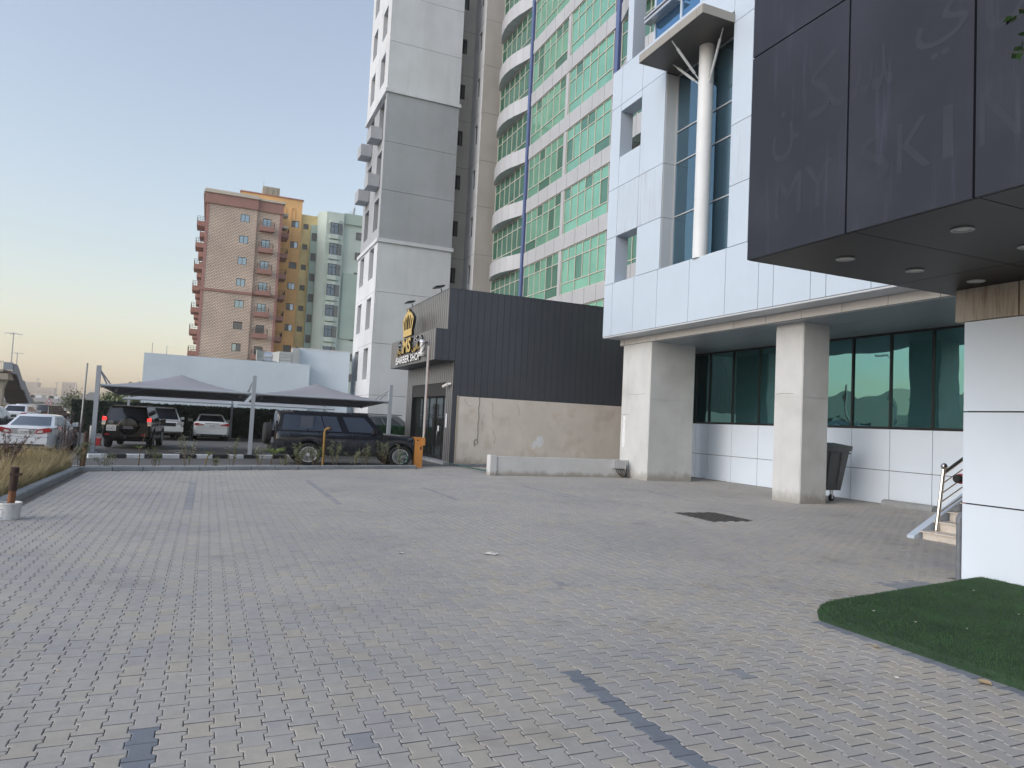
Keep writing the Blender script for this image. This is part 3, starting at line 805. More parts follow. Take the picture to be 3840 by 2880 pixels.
# ground floor wall: panels and glazing
XW = 18.72
gy = [27.0, 25.6, 24.2, 23.4, 22.0, 20.57, 19.2, 17.8, 16.42, 15.05, 13.69, 12.3, 10.9, 9.5, 8.1]
for a, b in zip(gy[:-1], gy[1:]):
    fpanel(b, a, 0.0, 1.0, 'white_panel_low', x=XW, name='panel'); fpanel(b, a, 1.0, 2.24, 'white_panel_low', x=XW)
k = MB(); k.box(18.76, 19.2, 5, 27.1, 0, 5.14); k.build('ground_floor_core', 'backing', wb)
k = MB(); k.box(18.70, 18.75, 8.1, 27.0, 2.25, 2.31); k.box(18.70, 18.75, 8.1, 27.0, 5.07, 5.138)
for y in gy[1:-1]: k.box(18.69, 18.75, y - 0.03, y + 0.03, 2.31, 5.07)
fr = k.build('window_frame', 'mullion', wb)
for a, b in zip(gy[:-1], gy[1:]):
    k = MB()
    tx = (hashn(a, 3) - 0.5) * 0.006; ty = (hashn(a, 5) - 0.5) * 0.006
    k.add([(18.735 - tx, b + .03, 2.31), (18.735 + tx, a - .03, 2.31), (18.735 + tx + ty, a - .03, 5.07), (18.735 - tx + ty, b + .03, 5.07)], [(3, 2, 1, 0)])
    k.build('pane', 'teal_glass', fr)
# rear mass of the building
k = MB(); k.box(19.3, 30, -8, 24.3, 0, 24); k.build('rear_block', 'tower_white', wb)

# ================================================================ BLACK ENTRANCE CANOPY
bc = thing('entrance_block', 'black panelled overhanging box with round downlights above a white clad pillar and artificial lawn', 'building', (9.8, 4, 0))
XB, ZB, YB = 6.12, 4.05, 7.02
ycut = [7.02, 5.505, 4.125, 2.75, 1.35, 0.0, -1.4, -2.8]
k = MB(); k.box(XB + 0.04, 15, -2.8, YB - 0.04, ZB + 0.03, 9.4); k.build('box_core', 'backing', bc)
for a, b in zip(ycut[:-1], ycut[1:]):
    for z0, z1 in ((ZB, 6.675), (6.675, 9.4)):
        k = MB(); k.box(XB, XB + 0.035, b + .012, a - .012, z0 + .004, z1 - .014); k.build('panel', 'black_panel', bc)
for x0, x1 in ((XB + 0.036, 8.72), (8.72, 11.4), (11.4, 15)):
    for z0, z1 in ((ZB, 6.675), (6.675, 9.4)):
        k = MB(); k.box(x0 + .006, x1 - .006, YB - 0.036, YB, z0 + .004, z1 - .008); k.build('panel', 'black_panel', bc)
ysf = [6.98, 5.43, 4.1, 2.75, 1.35]
for a, b in zip(ysf[:-1], ysf[1:]):
    for x0, x1 in ((6.16, 8.7), (8.7, 11.2), (11.2, 15)):
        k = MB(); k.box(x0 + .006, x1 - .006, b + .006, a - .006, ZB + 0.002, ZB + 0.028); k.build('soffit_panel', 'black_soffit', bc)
dls = [(6.99, 6.28), (8.15, 6.24), (9.27, 6.2), (6.93, 4.78), (8.08, 4.83), (9.2, 4.85)]
for x, y in dls:
    k = MB(); k.lathe([(0.105, 0.0), (0.108, -0.012), (0.085, -0.016), (0.075, 0.0)], (x, y, ZB), n=24)
    d = k.build('downlight', 'lamp_ring', bc, smooth=True)
    k = MB(); k.lathe([(0.074, -0.002), (0.04, -0.006), (0.001, -0.007)], (x, y, ZB), n=20); k.build('lens', 'lamp_lens', d, smooth=True)
# beam and pillar
k = MB(); k.box(9.66, 12.6, 5.9, 6.75, 3.59, 4.045); k.build('beam', 'tan_panel', bc)
k = MB(); k.box(9.66, 12.6, 3.0, 5.88, 3.59, 4.045); k.build('beam', 'tan_panel', bc)
k = MB(); k.box(9.72, 12.4, 3.0, 6.6, -0.02, 3.585); k.build('pillar_core', 'backing', bc)
for z0, z1 in ((0.02, 1.05), (1.07, 2.315), (2.335, 3.58)):
    k = MB(); k.box(9.685, 9.72, 3.0, 6.63, z0, z1); k.build('panel', 'white_panel_low', bc)
    k = MB(); k.box(9.721, 12.4, 6.6, 6.632, z0, z1); k.build('panel', 'white_panel_low', bc)
# traces of removed lettering on the black front
def ghost(s, y_left, w, z, h):
    o = fit_text('letter_trace', s, 'ghost', bc, (0, -1, 0), (0, 0, 1), (-1, 0, 0), ((XB - 0.0015, y_left, z), w, h), depth=0.0002)
ghost('MY', 6.55, 0.85, 4.45, 0.5)
ghost('S', 5.34, 0.36, 4.5, 0.5); ghost('K', 4.9, 0.36, 4.5, 0.5); ghost('I', 4.42, 0.1, 4.5, 0.5); ghost('N', 4.08, 0.36, 4.5, 0.5)
ghost('\uFEE6', 6.62, 0.42, 5.15, 0.62); ghost('\uFEDC', 6.05, 0.5, 5.5, 0.7); ghost('\uFEB4', 5.46, 0.5, 5.48, 0.45); ghost('\uFEF1', 4.72, 0.56, 5.5, 0.55); ghost('\uFE8E\uFEE3', 4.05, 0.6, 5.5, 0.6)

# ================================================================ BARBER SHOP
bs = thing('barber_shop', 'dark grey board clad barber shop with a gold crown sign over its glass door', 'shop', (9.4, 28.5, 0))
X0, X1, X2, YS = 8.56, 9.07, 9.44, 28.5
def rnd_panel(name, m, parent, *b):
    k = MB(); k.box(*b); return k.build(name, m, parent)
# core
k = MB(); k.box(9.47, 20, 28.54, 35.9, 2.93, 7.40); k.box(9.12, 9.5, 28.54, 35.66, 4.42, 7.40); k.box(8.61, 9.2, 28.54, 36.3, 4.41, 5.68)
k.box(9.72, 20, 28.56, 36.05, 0, 3.0); k.box(9.47, 9.75, 35.05, 36.05, 0, 4.4); k.box(9.47, 9.75, 28.54, 29.5, 0, 4.4); k.box(9.47, 9.75, 29.5, 35.05, 3.52, 4.4)
k.build('core', 'backing', bs)
# side cladding (faces the yard)
x = 9.46
xs_ = [9.06, 9.46] + [9.46 + 0.305 * i for i in range(1, 35)]
for a, b in zip(xs_[:-1], xs_[1:]):
    zb = 2.92 if a > 9.4 else 5.72
    rnd_panel('cladding_panel', 'clad', bs, a + .007, b - .007, YS, YS + 0.035, zb, 7.44)
for a, b in ((8.56, 8.87), (8.87, 9.17), (9.17, 9.455)):
    rnd_panel('cladding_panel', 'clad', bs, a + .007, b - .007, YS + 0.004, YS + 0.039, 4.39, 5.71)
k = MB(); k.box(9.06, 20.0, 28.49, 28.545, 7.44, 7.47); k.box(9.06, 9.1, 28.545, 35.7, 7.44, 7.47); k.build('coping', 'clad', bs)
# front boards
def boards(x, y0, y1, z0, z1, w, m='clad_front'):
    nb = max(1, round((y1 - y0) / w)); w = (y1 - y0) / nb
    for i in range(nb):
        k = MB(); ya, yb = y0 + i * w + .022, y0 + (i + 1) * w - .022
        k.box(x, x + 0.03, ya, yb, z0, z1)
        k.m = [0 if fi == 5 else 1 for fi in range(6)]
        k.build('board', [m, 'mullion'], bs)
boards(X1, 28.5 + 0.04, 35.7, 5.72, 7.44, 0.29)
boards(X0, 28.5 + 0.045, 36.4, 4.395, 5.705, 0.29)
boards(X2, 28.5 + 0.04, 29.5, 0.0, 4.39, 0.24)
boards(X2, 29.5, 35.0, 3.52, 4.39, 0.29)
boards(X2, 35.0, 36.1, 0.0, 4.39, 0.27)
k = MB(); k.box(8.565, 9.46, 28.55, 36.35, 4.385, 4.41); k.build('sign_soffit', 'clad', bs)
k = MB(); k.box(8.565, 9.06, 28.55, 36.35, 5.695, 5.715); k.build('sign_cap', 'clad', bs)
# plinth and step
k = MB(); k.box(9.2, 9.72, 28.56, 36, -0.02, 0.1); k.box(9.5, 20, 28.35, 28.5, -0.02, 0.07); k.build('plinth', 'kerb', bs)
k = MB(); k.box(9.44, 9.62, 28.46, 28.498, 0, 2.93); k.build('corner_post', 'clad', bs)
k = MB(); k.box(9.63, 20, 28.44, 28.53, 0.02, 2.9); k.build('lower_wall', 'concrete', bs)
k = MB(); k.box(9.62, 9.69, 28.425, 28.45, 0.02, 2.93); k.build('corner_trim', 'tan_panel', bs)
# filler patches and cracks on the lower wall
def blob(pts, m, name, par):
    k = MB(); k.add(pts, [tuple(range(len(pts)))]); return k.build(name, m, par)
for cx_, cz_, rx, rz in ((13.55, 1.12, 0.22, 0.30), (13.28, 0.95, 0.10, 0.2)):
    blob([(cx_ + rx * (0.7 + 0.5 * hashn(i, 3)) * math.cos(i * 0.5236), 28.4385, cz_ + rz * (0.7 + 0.5 * hashn(i, 9)) * math.sin(i * 0.5236)) for i in range(12)], 'white_patch', 'filler_patch', bs)
for pts in ([(9.95, 2.8), (10.05, 2.6), (10.22, 2.5), (10.35, 2.55)], [(11.2, 2.75), (11.28, 2.5), (11.22, 2.3), (11.33, 2.1)], [(10.9, 2.2), (10.8, 1.9), (10.86, 1.6), (10.78, 1.4)], [(11.3, 1.5), (11.45, 1.2), (11.4, 0.95)], [(12.4, 2.7), (12.52, 2.45), (12.48, 2.2)]):
    k = MB(); k.tube([(a, 28.441, b) for a, b in pts], 0.006, 4); k.build('crack', 'crack', bs)
# shop front
dv = [29.5, 30.5, 31.6, 32.7, 33.8, 35.0]
k = MB()
xd = 9.66
for y in dv: k.box(xd, xd + 0.08, y - 0.035, y + 0.035, 0.1, 3.5)
k.box(xd, xd + 0.078, 29.53, 34.97, 3.38, 3.5); k.box(xd, xd + 0.078, 29.53, 34.97, 2.86, 2.94); k.box(xd, xd + 0.078, 29.53, 34.97, 0.1, 0.2)
k.box(9.475, 9.66, 29.46, 29.5, 0.1, 3.52); k.box(9.475, 9.66, 35.0, 35.04, 0.1, 3.52); k.box(9.475, 9.66, 29.5, 35.0, 3.5, 3.53)
fr = k.build('shop_front', 'mullion', bs)
for a, b in zip(dv[:-1], dv[1:]):
    for z0, z1 in ((0.2, 2.86), (2.94, 3.38)):
        k = MB(); k.box(xd + 0.03, xd + 0.045, a + .035, b - .035, z0, z1); k.build('pane', 'door_glass', fr)
for y in (31.5, 31.72):
    k = MB(); k.tube([(9.6, y, 0.75), (9.6, y, 2.6)], 0.022, 8); k.tube([(9.6, y, 0.9), (9.66, y, 0.9)], 0.015, 6); k.tube([(9.6, y, 2.4), (9.66, y, 2.4)], 0.015, 6); k.build('door_handle', 'mullion', fr)
k = MB(); k.box(9.652, 9.658, 30.9, 31.1, 1.35, 1.6); k.box(9.432, 9.438, 29.15, 29.3, 1.55, 2.15); k.build('notice', 'paper', bs)
# lettering
LX = X0 - 0.10
def sign(s, m, y_left, w, z, h, off=0.0, depth=0.09, x=LX):
    return fit_text('lettering', s, m, bs, (0, -1, 0), (0, 0, 1), (-1, 0, 0), ((x + 0.098, y_left, z), w, h), depth=depth, offset=off, mats=[m, 'black_side'])
sign('BARBER', 'white_letter', 34.85, 2.5, 4.50, 0.34, 0.012)
sign('SHOP', 'white_letter', 32.15, 1.65, 4.50, 0.34, 0.012)
sign('MS', 'gold', 33.45, 1.4, 4.95, 0.70, 0.03, 0.14)
sign('\uFEE6\uFEF4\uFEDC\uFEB3 \uFEF1\uFE8E\uFEE3', 'grey_letter', 34.75, 1.25, 5.27, 0.36, 0.004)
sign('\uFEDD\uFE8E\uFE9F\uFEAE\uFEE0\uFEDF', 'gold', 34.85, 1.3, 4.92, 0.34, 0.012)
sign('\uFE94\uFEDB\uFEAE\uFEB7', 'grey_letter', 31.7, 1.3, 5.27, 0.36, 0.004)
sign('\uFEE5\uFEEE\uFEDF\uFE8E\uFEBB', 'gold', 31.95, 1.55, 4.92, 0.34, 0.012)
# crown
def plate2d(name, outline, holes, m, parent, org, ax_x, up_v, nrm, w, h, depth):
    cu = bpy.data.curves.new('shape', 'CURVE'); cu.dimensions = '2D'; cu.fill_mode = 'BOTH'; cu.extrude = 0.01
    for pl in [outline] + holes:
        sp = cu.splines.new('POLY'); sp.points.add(len(pl) - 1)
        for p, q in zip(sp.points, pl): p.co = (q[0], q[1], 0, 1)
        sp.use_cyclic_u = True
    ob = bpy.data.objects.new('shape', cu); COL.objects.link(ob)
    me = bpy.data.meshes.new_from_object(ob.evaluated_get(bpy.context.evaluated_depsgraph_get()))
    bpy.data.objects.remove(ob); bpy.data.curves.remove(cu)
    for vv in me.vertices:
        a, b, d = vv.co.x * w, vv.co.y * h, (vv.co.z + 0.01) / 0.02 * depth
        vv.co = Vector(org) + Vector(ax_x) * a + Vector(up_v) * b + Vector(nrm) * d
    me.materials.clear(); me.materials.append(M[m]); me.materials.append(M['black_side']); me.update()
    for p in me.polygons: p.material_index = 0 if abs(p.normal.dot(Vector(nrm))) > .8 else 1
    me.name = name
    return link(name, me, parent)
half = [(0.10, 0), (0.13, 0.17), (0.02, 0.52), (0.0, 0.60), (0.05, 0.68), (0.10, 0.69), (0.13, 0.78), (0.2, 0.78), (0.25, 0.86), (0.33, 0.85), (0.38, 0.92), (0.46, 0.88), (0.45, 0.96), (0.47, 1.0)]
outl = half + [(1 - x, y) for x, y in reversed(half)]
holes = []
for c0, c1, w0, w1, t in ((0.5, 0.5, 0.06, 0.085, 0.80), (0.355, 0.30, 0.045, 0.062, 0.76), (0.645, 0.70, 0.045, 0.062, 0.76), (0.225, 0.12, 0.04, 0.052, 0.66), (0.775, 0.88, 0.04, 0.052, 0.66)):
    b_, s_ = 0.25, t - 0.25
    holes.append([(c0 - w0, b_), (c0 + w0, b_), (c0 + (c1 - c0) * .7 + w1, b_ + s_ * .7), (c1 + w1 * .5, t - 0.03), (c1, t), (c1 - w1 * .5, t - .03), (c0 + (c1 - c0) * .7 - w1, b_ + s_ * .7)])
plate2d('crown', outl, holes, 'gold', bs, (X0 - 0.0, 33.75, 5.735), (0, -1, 0), (0, 0, 1), (-1, 0, 0), 2.0, 1.3, 0.14)
# barber pole, floodlights, camera
bp_ = thing('barber_pole', 'grey striped barber pole fixed to the end of the sign box', 'barber pole', (8.4, 29.80, 4.6))
k = MB(); k.lathe([(0.06, 4.55), (0.15, 4.58), (0.16, 4.66), (0.12, 4.68)], (8.38, 29.80, 0), n=20); k.lathe([(0.12, 5.16), (0.16, 5.18), (0.15, 5.24), (0.1, 5.3), (0.02, 5.32)], (8.38, 29.80, 0), n=20); k.build('cap', 'alu', bp_, smooth=True)
k = MB(); k.lathe([(0.115, 4.68), (0.115, 5.16)], (8.38, 29.80, 0), n=20); k.build('cylinder', 'arm', bp_, smooth=True)
for q in range(3):
    k = MB(); pr = []
    for i in range(13):
        a = q * 2.094 + i * 0.26; z = 4.70 + i * 0.036
        pr.append(((8.38 + 0.118 * math.cos(a), 29.80 + 0.118 * math.sin(a), z), (8.38 + 0.118 * math.cos(a), 29.80 + 0.118 * math.sin(a), min(z + 0.09, 5.16))))
    for (a, b), (c, d) in zip(pr[:-1], pr[1:]): k.quad(a, c, d, b)
    k.build('stripe', 'pvc', bp_)
k = MB(); k.box(8.45, 8.555, 29.77, 29.83, 4.62, 4.66); k.box(8.45, 8.555, 29.77, 29.83, 5.18, 5.22); k.build('bracket', 'mullion', bp_)
for y, lab in ((29.73, 'black floodlight on the barber shop roof edge nearest the yard corner'), (34.57, 'black floodlight on the barber shop roof above the gold crown')):
    f = thing('floodlight', lab, 'floodlight', (9.1, y, 7.47), 'floodlights on the barber shop roof')
    k = MB(); k.tube([(9.09, y, 7.47), (9.05, y, 7.62)], 0.025, 6); k.build('bracket', 'mullion', f)
    k = MB(); k.prism([(8.72, y - 0.24, 7.60), (8.72, y + 0.24, 7.60), (9.14, y + 0.24, 7.70), (9.14, y - 0.24, 7.70)], (0.01, 0, 0.07)); k.build('head', 'mullion', f)
    k = MB(); k.prism([(8.76, y - 0.2, 7.592), (8.76, y + 0.2, 7.592), (9.06, y + 0.2, 7.664), (9.06, y - 0.2, 7.664)], (0.003, 0, 0.006)); k.build('lens', 'lamp_lens', f)
sc = thing('security_camera', 'white bullet security camera on the corner beside the shop door', 'camera', (9.42, 28.95, 3.35))
k = MB(); k.tube([(9.43, 28.75, 3.42), (9.32, 28.85, 3.40)], 0.05, 8); k.build('bracket', 'arm', sc)
k = MB(); k.tube([(9.32, 28.8, 3.41), (9.24, 29.25, 3.30)], 0.07, 10); k.build('body', 'arm', sc)
k = MB(); k.tube([(9.24, 29.25, 3.30), (9.235, 29.28, 3.292)], 0.055, 10); k.build('lens', 'mullion', sc)
cb = MB()
pts = [(10.62 + 0.02 * math.sin(i * 1.3), 28.43, 2.9 - i * 0.14) for i in range(14)] + [(10.55 + 0.09 * math.cos(t), 28.42, 1.0 + 0.1 * math.sin(t)) for t in np.linspace(1.6, 9, 14)] + [(10.5, 28.42, 0.8)]
cb.tube(pts, 0.008, 5)
tag(cb.build('hanging_cable', 'wire'), 'thin black cable hanging down the shop side wall with a loop', 'cable')

# low boundary wall and box
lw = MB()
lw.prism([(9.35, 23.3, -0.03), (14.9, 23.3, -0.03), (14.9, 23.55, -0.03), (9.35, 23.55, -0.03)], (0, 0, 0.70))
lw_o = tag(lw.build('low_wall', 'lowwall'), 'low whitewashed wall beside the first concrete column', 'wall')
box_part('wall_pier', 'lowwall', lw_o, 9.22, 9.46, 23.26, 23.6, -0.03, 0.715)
eb = thing('junction_box', 'small grey electrical box on the end of the low wall beside the column', 'electrical box', (14.5, 23.25, 0.35))
k = MB(); k.box(14.2, 14.68, 23.08, 23.3, 0.36, 0.66); k.build('case', 'alu', eb)
k = MB(); k.box(14.27, 14.64, 23.065, 23.079, 0.38, 0.64); k.build('door', 'band', eb)
k = MB()
for i in range(5):
    k.tube([(14.3 + i * 0.08, 23.2, 0.37), (14.32 + i * 0.09, 23.1, 0.2 - 0.02 * i), (14.5 + 0.05 * i, 23.05, 0.05), (14.75, 23.15, 0.05 + 0.1 * i), (14.78, 23.2, 0.45)], 0.014, 5)
k.build('cable_bundle', 'wire', eb)
gp_ = MB(); gp_.tube([(9.4, 28.3, 0.07), (9.44, 23.65, 0.1), (9.3, 23.62, 0.1)], 0.03, 6)
tag(gp_.build('hose_pipe', 'wire_green'), 'thin green pipe along the ground between shop corner and low wall', 'pipe')

# ================================================================ APARTMENT TOWER
tw = thing('apartment_tower', 'tall grey and white rendered tower with recessed side windows beside the green glass block', 'tower', (13, 52, 0))
TX0, TX1, TY, TYB = 10.35, 15.85, 50.0, 57.3
fl = [3.4, 7.1, 10.8, 14.5, 18.2, 21.75, 25.5, 29.2, 32.8, 36.5]
def band_m(z): return 'tower_grey' if 14.4 < z < 25.4 else 'tower_white'
bnd = [0.0, 3.4, 7.1, 10.8, 14.5, 18.2, 21.75, 25.5, 29.2, 32.8, 36.5, 40.2]
side_ops = []
for z0, z1 in zip(bnd[:-1], bnd[1:]):
    mm = band_m((z0 + z1) / 2)
    k = MB(); k.box(TX0 + 0.02, TX1, TY, TY + 0.3, z0 + .012, z1 - .012); k.build('wall_panel', mm, tw)
    k = MB()
    grey = mm == 'tower_grey'
    d = 0.35 if grey else 0.0
    ops = [(51.25, 52.85, z0 + 1.15, z1 - 0.25), (54.75, 56.3, z0 + 1.15, z1 - 0.25)] if z0 > 3 else []
    wall(k, 'x', TX0 + d * 0.4, TY + 0.02, TYB, z0 + .008, z1 - .008, ops, 0.5)
    k.build('side_wall', mm, tw)
    for o in ops:
        window(tw, 'x', TX0 + d * 0.4 + 0.45, o[0], o[1], o[2], o[3], [(o[0] + o[1]) / 2], [], 'brown_frame', 'dark_glass', 0.06, 0.05)
k = MB(); k.box(TX0 + 0.7, TX1 - 0.02, TY + 0.3, TYB, 0, 40); k.box(TX0 + 0.35, TX0 + 0.7, TYB - 0.02, TYB, 0, 40); k.box(15.87, 24, 52.6, 58, 0, 40); k.build('tower_core', 'backing', tw)
for z in (14.5, 25.5):
    k = MB(); k.box(TX0 - 0.12, TX1 + 0.12, TY - 0.12, TY - 0.005, z - 0.13, z + 0.13); k.box(TX0 - 0.12, TX0 + 0.2, TY, TYB, z - 0.13, z + 0.13); k.build('string_course', 'tower_white', tw)
for (y0, y1, z) in ((51.3, 52.7, 22.3), (54.9, 56.3, 22.2), (51.3, 52.7, 18.75), (54.9, 56.3, 18.6)):
    k = MB(); k.box(TX0 - 0.75, TX0 + 0.1, y0, y1, z, z + 0.9); k.build('balcony_box', 'tower_grey', tw)
k = MB(); k.box(15.5, 24, 58, 84, 0, 40); k.build('hidden_sun_blocker', 'tower_white', tw)  # unseen mass added behind the tower as a sun blocker
# recessed back wall with small dark windows, then the return and the second block
for z0, z1 in zip(bnd[:-1], bnd[1:]):
    k = MB(); op = [(16.15, 17.02, z0 + 1.75, z0 + 2.95)] if z0 > 3 else []
    wall(k, 'y', 52.4, 15.85, 17.65, z0 + .01, z1 - .01, op, 0.18); k.build('wall_panel', 'tower_beige', tw)
    for o in op: window(tw, 'y', 52.54, o[0], o[1], o[2], o[3], [(o[0] + o[1]) / 2], [], 'mullion', 'dark_glass', 0.06, 0.04)
    k = MB(); op = [(50.75, 51.35, z0 + 1.5, z0 + 3.0)] if z0 > 3 else []
    wall(k, 'x', 17.65, 50.0, 52.4, z0 + .01, z1 - .01, op, 0.2); k.build('wall_panel', 'tower_white', tw)
    for o in op: window(tw, 'x', 17.8, o[0], o[1], o[2], o[3], [], [], 'mullion', 'dark_glass', 0.05, 0.04)
    k = MB(); k.box(17.66, 24, 50.0, 50.2, z0 + .01, z1 - .01); k.build('wall_panel', 'tower_beige', tw)
k = MB(); k.box(17.9, 24, 50.2, 52.6, 0, 40); k.box(15.86, 17.9, 52.62, 52.8, 0, 40); k.build('tower_core', 'backing', tw)

# ================================================================ GREEN GLASS BLOCK
gt = thing('glass_office_block', 'curved fronted office block with bands of green tinted glass and blue posts', 'building', (20, 36, 0))
GX = 17.7
k = MB(); k.box(GX + 0.25, 30, 24.6, 46.4, 0, 36.6); k.build('block_core', 'backing', gt)
bulge = [(41.05, 0.0), (41.8, 0.2), (42.5, 0.42), (43.2, 0.56), (43.9, 0.62), (44.6, 0.58), (45.3, 0.44), (45.9, 0.26), (46.35, 0.06)]
for f in range(0, 8):
    wb0 = 9.15 + 3.45 * (f - 1)
    wt0 = wb0 + 2.59
    G1, G2 = ['green_glass'], ['green_glass_dark']
    window(gt, 'x', GX, 30.5, 35.37, wb0, wt0, [30.5 + 0.812 * i for i in range(1, 6)], [wb0 + 0.62, wb0 + 1.91], 'cream_frame', 'green_glass', 0.05, 0.08, bottom=[32.1, 33.75], gms=['green_glass'] * 6 + ['green_glass_dark'])
    window(gt, 'x', GX, 35.75, 40.6, wb0, wt0, [35.75 + 0.81 * i for i in range(1, 6)], [wb0 + 0.62, wb0 + 1.91], 'cream_frame', 'green_glass', 0.05, 0.08, bottom=[37.4, 39.0], gms=['green_glass'] * 4 + ['green_glass_dark'])
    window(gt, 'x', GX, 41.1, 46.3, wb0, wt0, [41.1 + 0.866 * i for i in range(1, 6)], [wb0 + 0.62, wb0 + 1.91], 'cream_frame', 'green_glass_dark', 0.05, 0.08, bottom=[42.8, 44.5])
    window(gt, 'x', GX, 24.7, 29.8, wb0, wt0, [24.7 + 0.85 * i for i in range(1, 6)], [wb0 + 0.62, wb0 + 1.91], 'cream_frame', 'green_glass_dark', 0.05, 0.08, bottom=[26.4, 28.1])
    # spandrel panels between the storeys
    ycs = [30.3, 31.22, 32.46, 33.75, 35.03, 36.3, 37.5, 38.75, 39.95, 40.6]
    for a, b in zip(ycs[:-1], ycs[1:]):
        k = MB(); k.box(GX - 0.06, GX + 0.2, a + .014, b - .014, wt0 + 0.0, wb0 + 3.45); k.build('spandrel_panel', 'band', gt)
    k = MB(); k.box(GX - 0.03, GX + 0.2, 35.39, 35.73, wb0, wt0 - 0.002); k.build('pier', 'band', gt)
    # curved bands
    for tbl, mirror in ((bulge, False), ([(29.85 - (y - 41.05) * 0.97, d) for y, d in bulge], True)):
        for (ya, da), (yb, db) in zip(tbl[:-1], tbl[1:]):
            k = MB(); zb, zt = wt0 + 0.03, wb0 + 3.45 + 0.14
            sg_ = 0.012 if yb > ya else -0.012; A, B = (GX - da - 0.04, ya + sg_), (GX - db - 0.04, yb - sg_)
            k.prism([(A[0], A[1], zb), (B[0], B[1], zb), (GX + 0.02, B[1], zb), (GX + 0.02, A[1], zb)], (0, 0, zt - zb))
            k.build('curved_band', 'band', gt)
for y0, y1 in ((40.64, 41.04), (29.86, 30.28)):
    k = MB(); k.box(GX - 0.12, GX + 0.2, y0 + .06, y1 - .06, 0, 36.5); k.build('post', 'blue_post', gt)

# ================================================================ LOW BUILDING BEHIND THE CAR PARK
lb = thing('low_annex', 'plain pale grey single storey building with bare walls behind the car park', 'building', (1, 54, 0))
k = MB(); k.box(-4.23, 6.7, 54.0, 70, 0, 5.46); k.build('wall', 'render_blue', lb)
k = MB(); k.box(5.95, 9.75, 55.0, 69, 0, 6.70); k.build('tall_wall', 'render_blue', lb)
k = MB(); k.box(5.93, 9.77, 54.98, 69, 6.70, 6.76); k.build('coping', 'arm', lb)
k = MB(); k.box(9.75, 10.6, 56, 60, 0, 3.6); k.build('side_block', 'render_blue', lb)
for x, h in ((-3.8, 0.75), (-2.9, 0.6)):
    k = MB(); k.tube([(x, 54.4, 5.4), (x, 54.4, 5.46 + h)], 0.025, 5); k.build('rod', 'pole_grey', lb)
dc = thing('ventilation_duct', 'shiny galvanised duct run on the low building roof', 'duct', (4.5, 54.8, 5.46))
def duct_seg(x0, x1, w0, w1, name='duct_section'):
    k = MB(); ym, zm = 54.9, 5.9
    k.add([(x0, ym - w0, zm - w0), (x0, ym + w0, zm - w0), (x0, ym + w0, zm + w0), (x0, ym - w0, zm + w0), (x1, ym - w1, zm - w1), (x1, ym + w1, zm - w1), (x1, ym + w1, zm + w1), (x1, ym - w1, zm + w1)],
          [(0, 1, 5, 4), (1, 2, 6, 5), (2, 3, 7, 6), (3, 0, 4, 7), (0, 3, 2, 1), (4, 5, 6, 7)])
    return k.build(name, 'galv', dc)
duct_seg(2.98, 3.5, 0.42, 0.3)
k = MB(); k.lathe([(0.40, 3.5), (0.40, 4.05)], (0, 54.9, 5.86), axis='x', n=20); k.build('duct_drum', 'galv', dc, smooth=True)
duct_seg(4.05, 4.55, 0.3, 0.42)
for i in range(4):
    k = MB(); k.box(4.57, 5.42, 54.46, 55.3, 5.47 + i * 0.215, 5.47 + i * 0.215 + 0.2); k.build('duct_panel', 'galv', dc)
k = MB(); k.box(5.44, 5.94, 54.4, 55.4, 5.47, 6.66); k.build('duct_end', 'galv', dc)

# ================================================================ DISTANT APARTMENT BLOCKS
bk = thing('brick_apartment_block', 'pale brick apartment block with red trim and small red balconies', 'building', (3, 110, 0))
BY = 110
flz = [29.4 - 3.17 * i for i in range(10)]
ops = [(2.5, 3.72, z, z + 1.12) for z in flz]
k = MB(); wall(k, 'y', BY, -1.75, 4.75, 0, 31.4, ops, 0.14); k.build('wall', 'brick_x', bk)
for i, o in enumerate(ops):
    window(bk, 'y', BY + 0.1, o[0], o[1], o[2], o[3], [(o[0] + o[1]) / 2], [], 'brown_frame', 'sky_pane', 0.07, 0.04, gms=['sky_pane'] if i < 5 else ['sky_pane', 'dull_pane'])
ops2 = [(5.6, 6.8, z - 0.35, z + 1.0) for z in flz]
k = MB(); wall(k, 'y', BY + 0.35, 4.75, 7.95, 0, 31.4, ops2, 0.14); k.box(4.74, 4.76, BY, BY + 0.36, 0, 31.4); k.build('wall', 'brick_x', bk)
k = MB(); k.box(-2.15, -1.75, BY - 0.05, BY + 0.4, 0, 31.4); k.box(7.95, 8.3, BY + 0.3, BY + 0.7, 0, 31.4); k.build('corner_pilaster', 'brick_red', bk)
def balcony(par, x0, x1, y0, y1, z):
    k = MB(); k.box(x0, x1, y0, y1, z - 0.68, z + 0.02); b = k.build('balcony', 'red_paint', par)
    k = MB()
    for (a, c) in (((x0 + .03, y0 + .03), (x1 - .03, y0 + .03)), ((x0 + .03, y0 + .03), (x0 + .03, y1)), ((x1 - .03, y0 + .03), (x1 - .03, y1))):
        for zz in (0.25, 0.5, 0.72): k.tube([(a[0], a[1], z + zz), (c[0], c[1], z + zz)], 0.022, 4, cap=False)
        nn = max(2, int(math.dist(a, c) / 0.3))
        for i in range(nn + 1):
            p = (a[0] + (c[0] - a[0]) * i / nn, a[1] + (c[1] - a[1]) * i / nn)
            k.tube([(p[0], p[1], z), (p[0], p[1], z + 0.72)], 0.018, 4, cap=False)
    k.build('balustrade', 'iron', b)
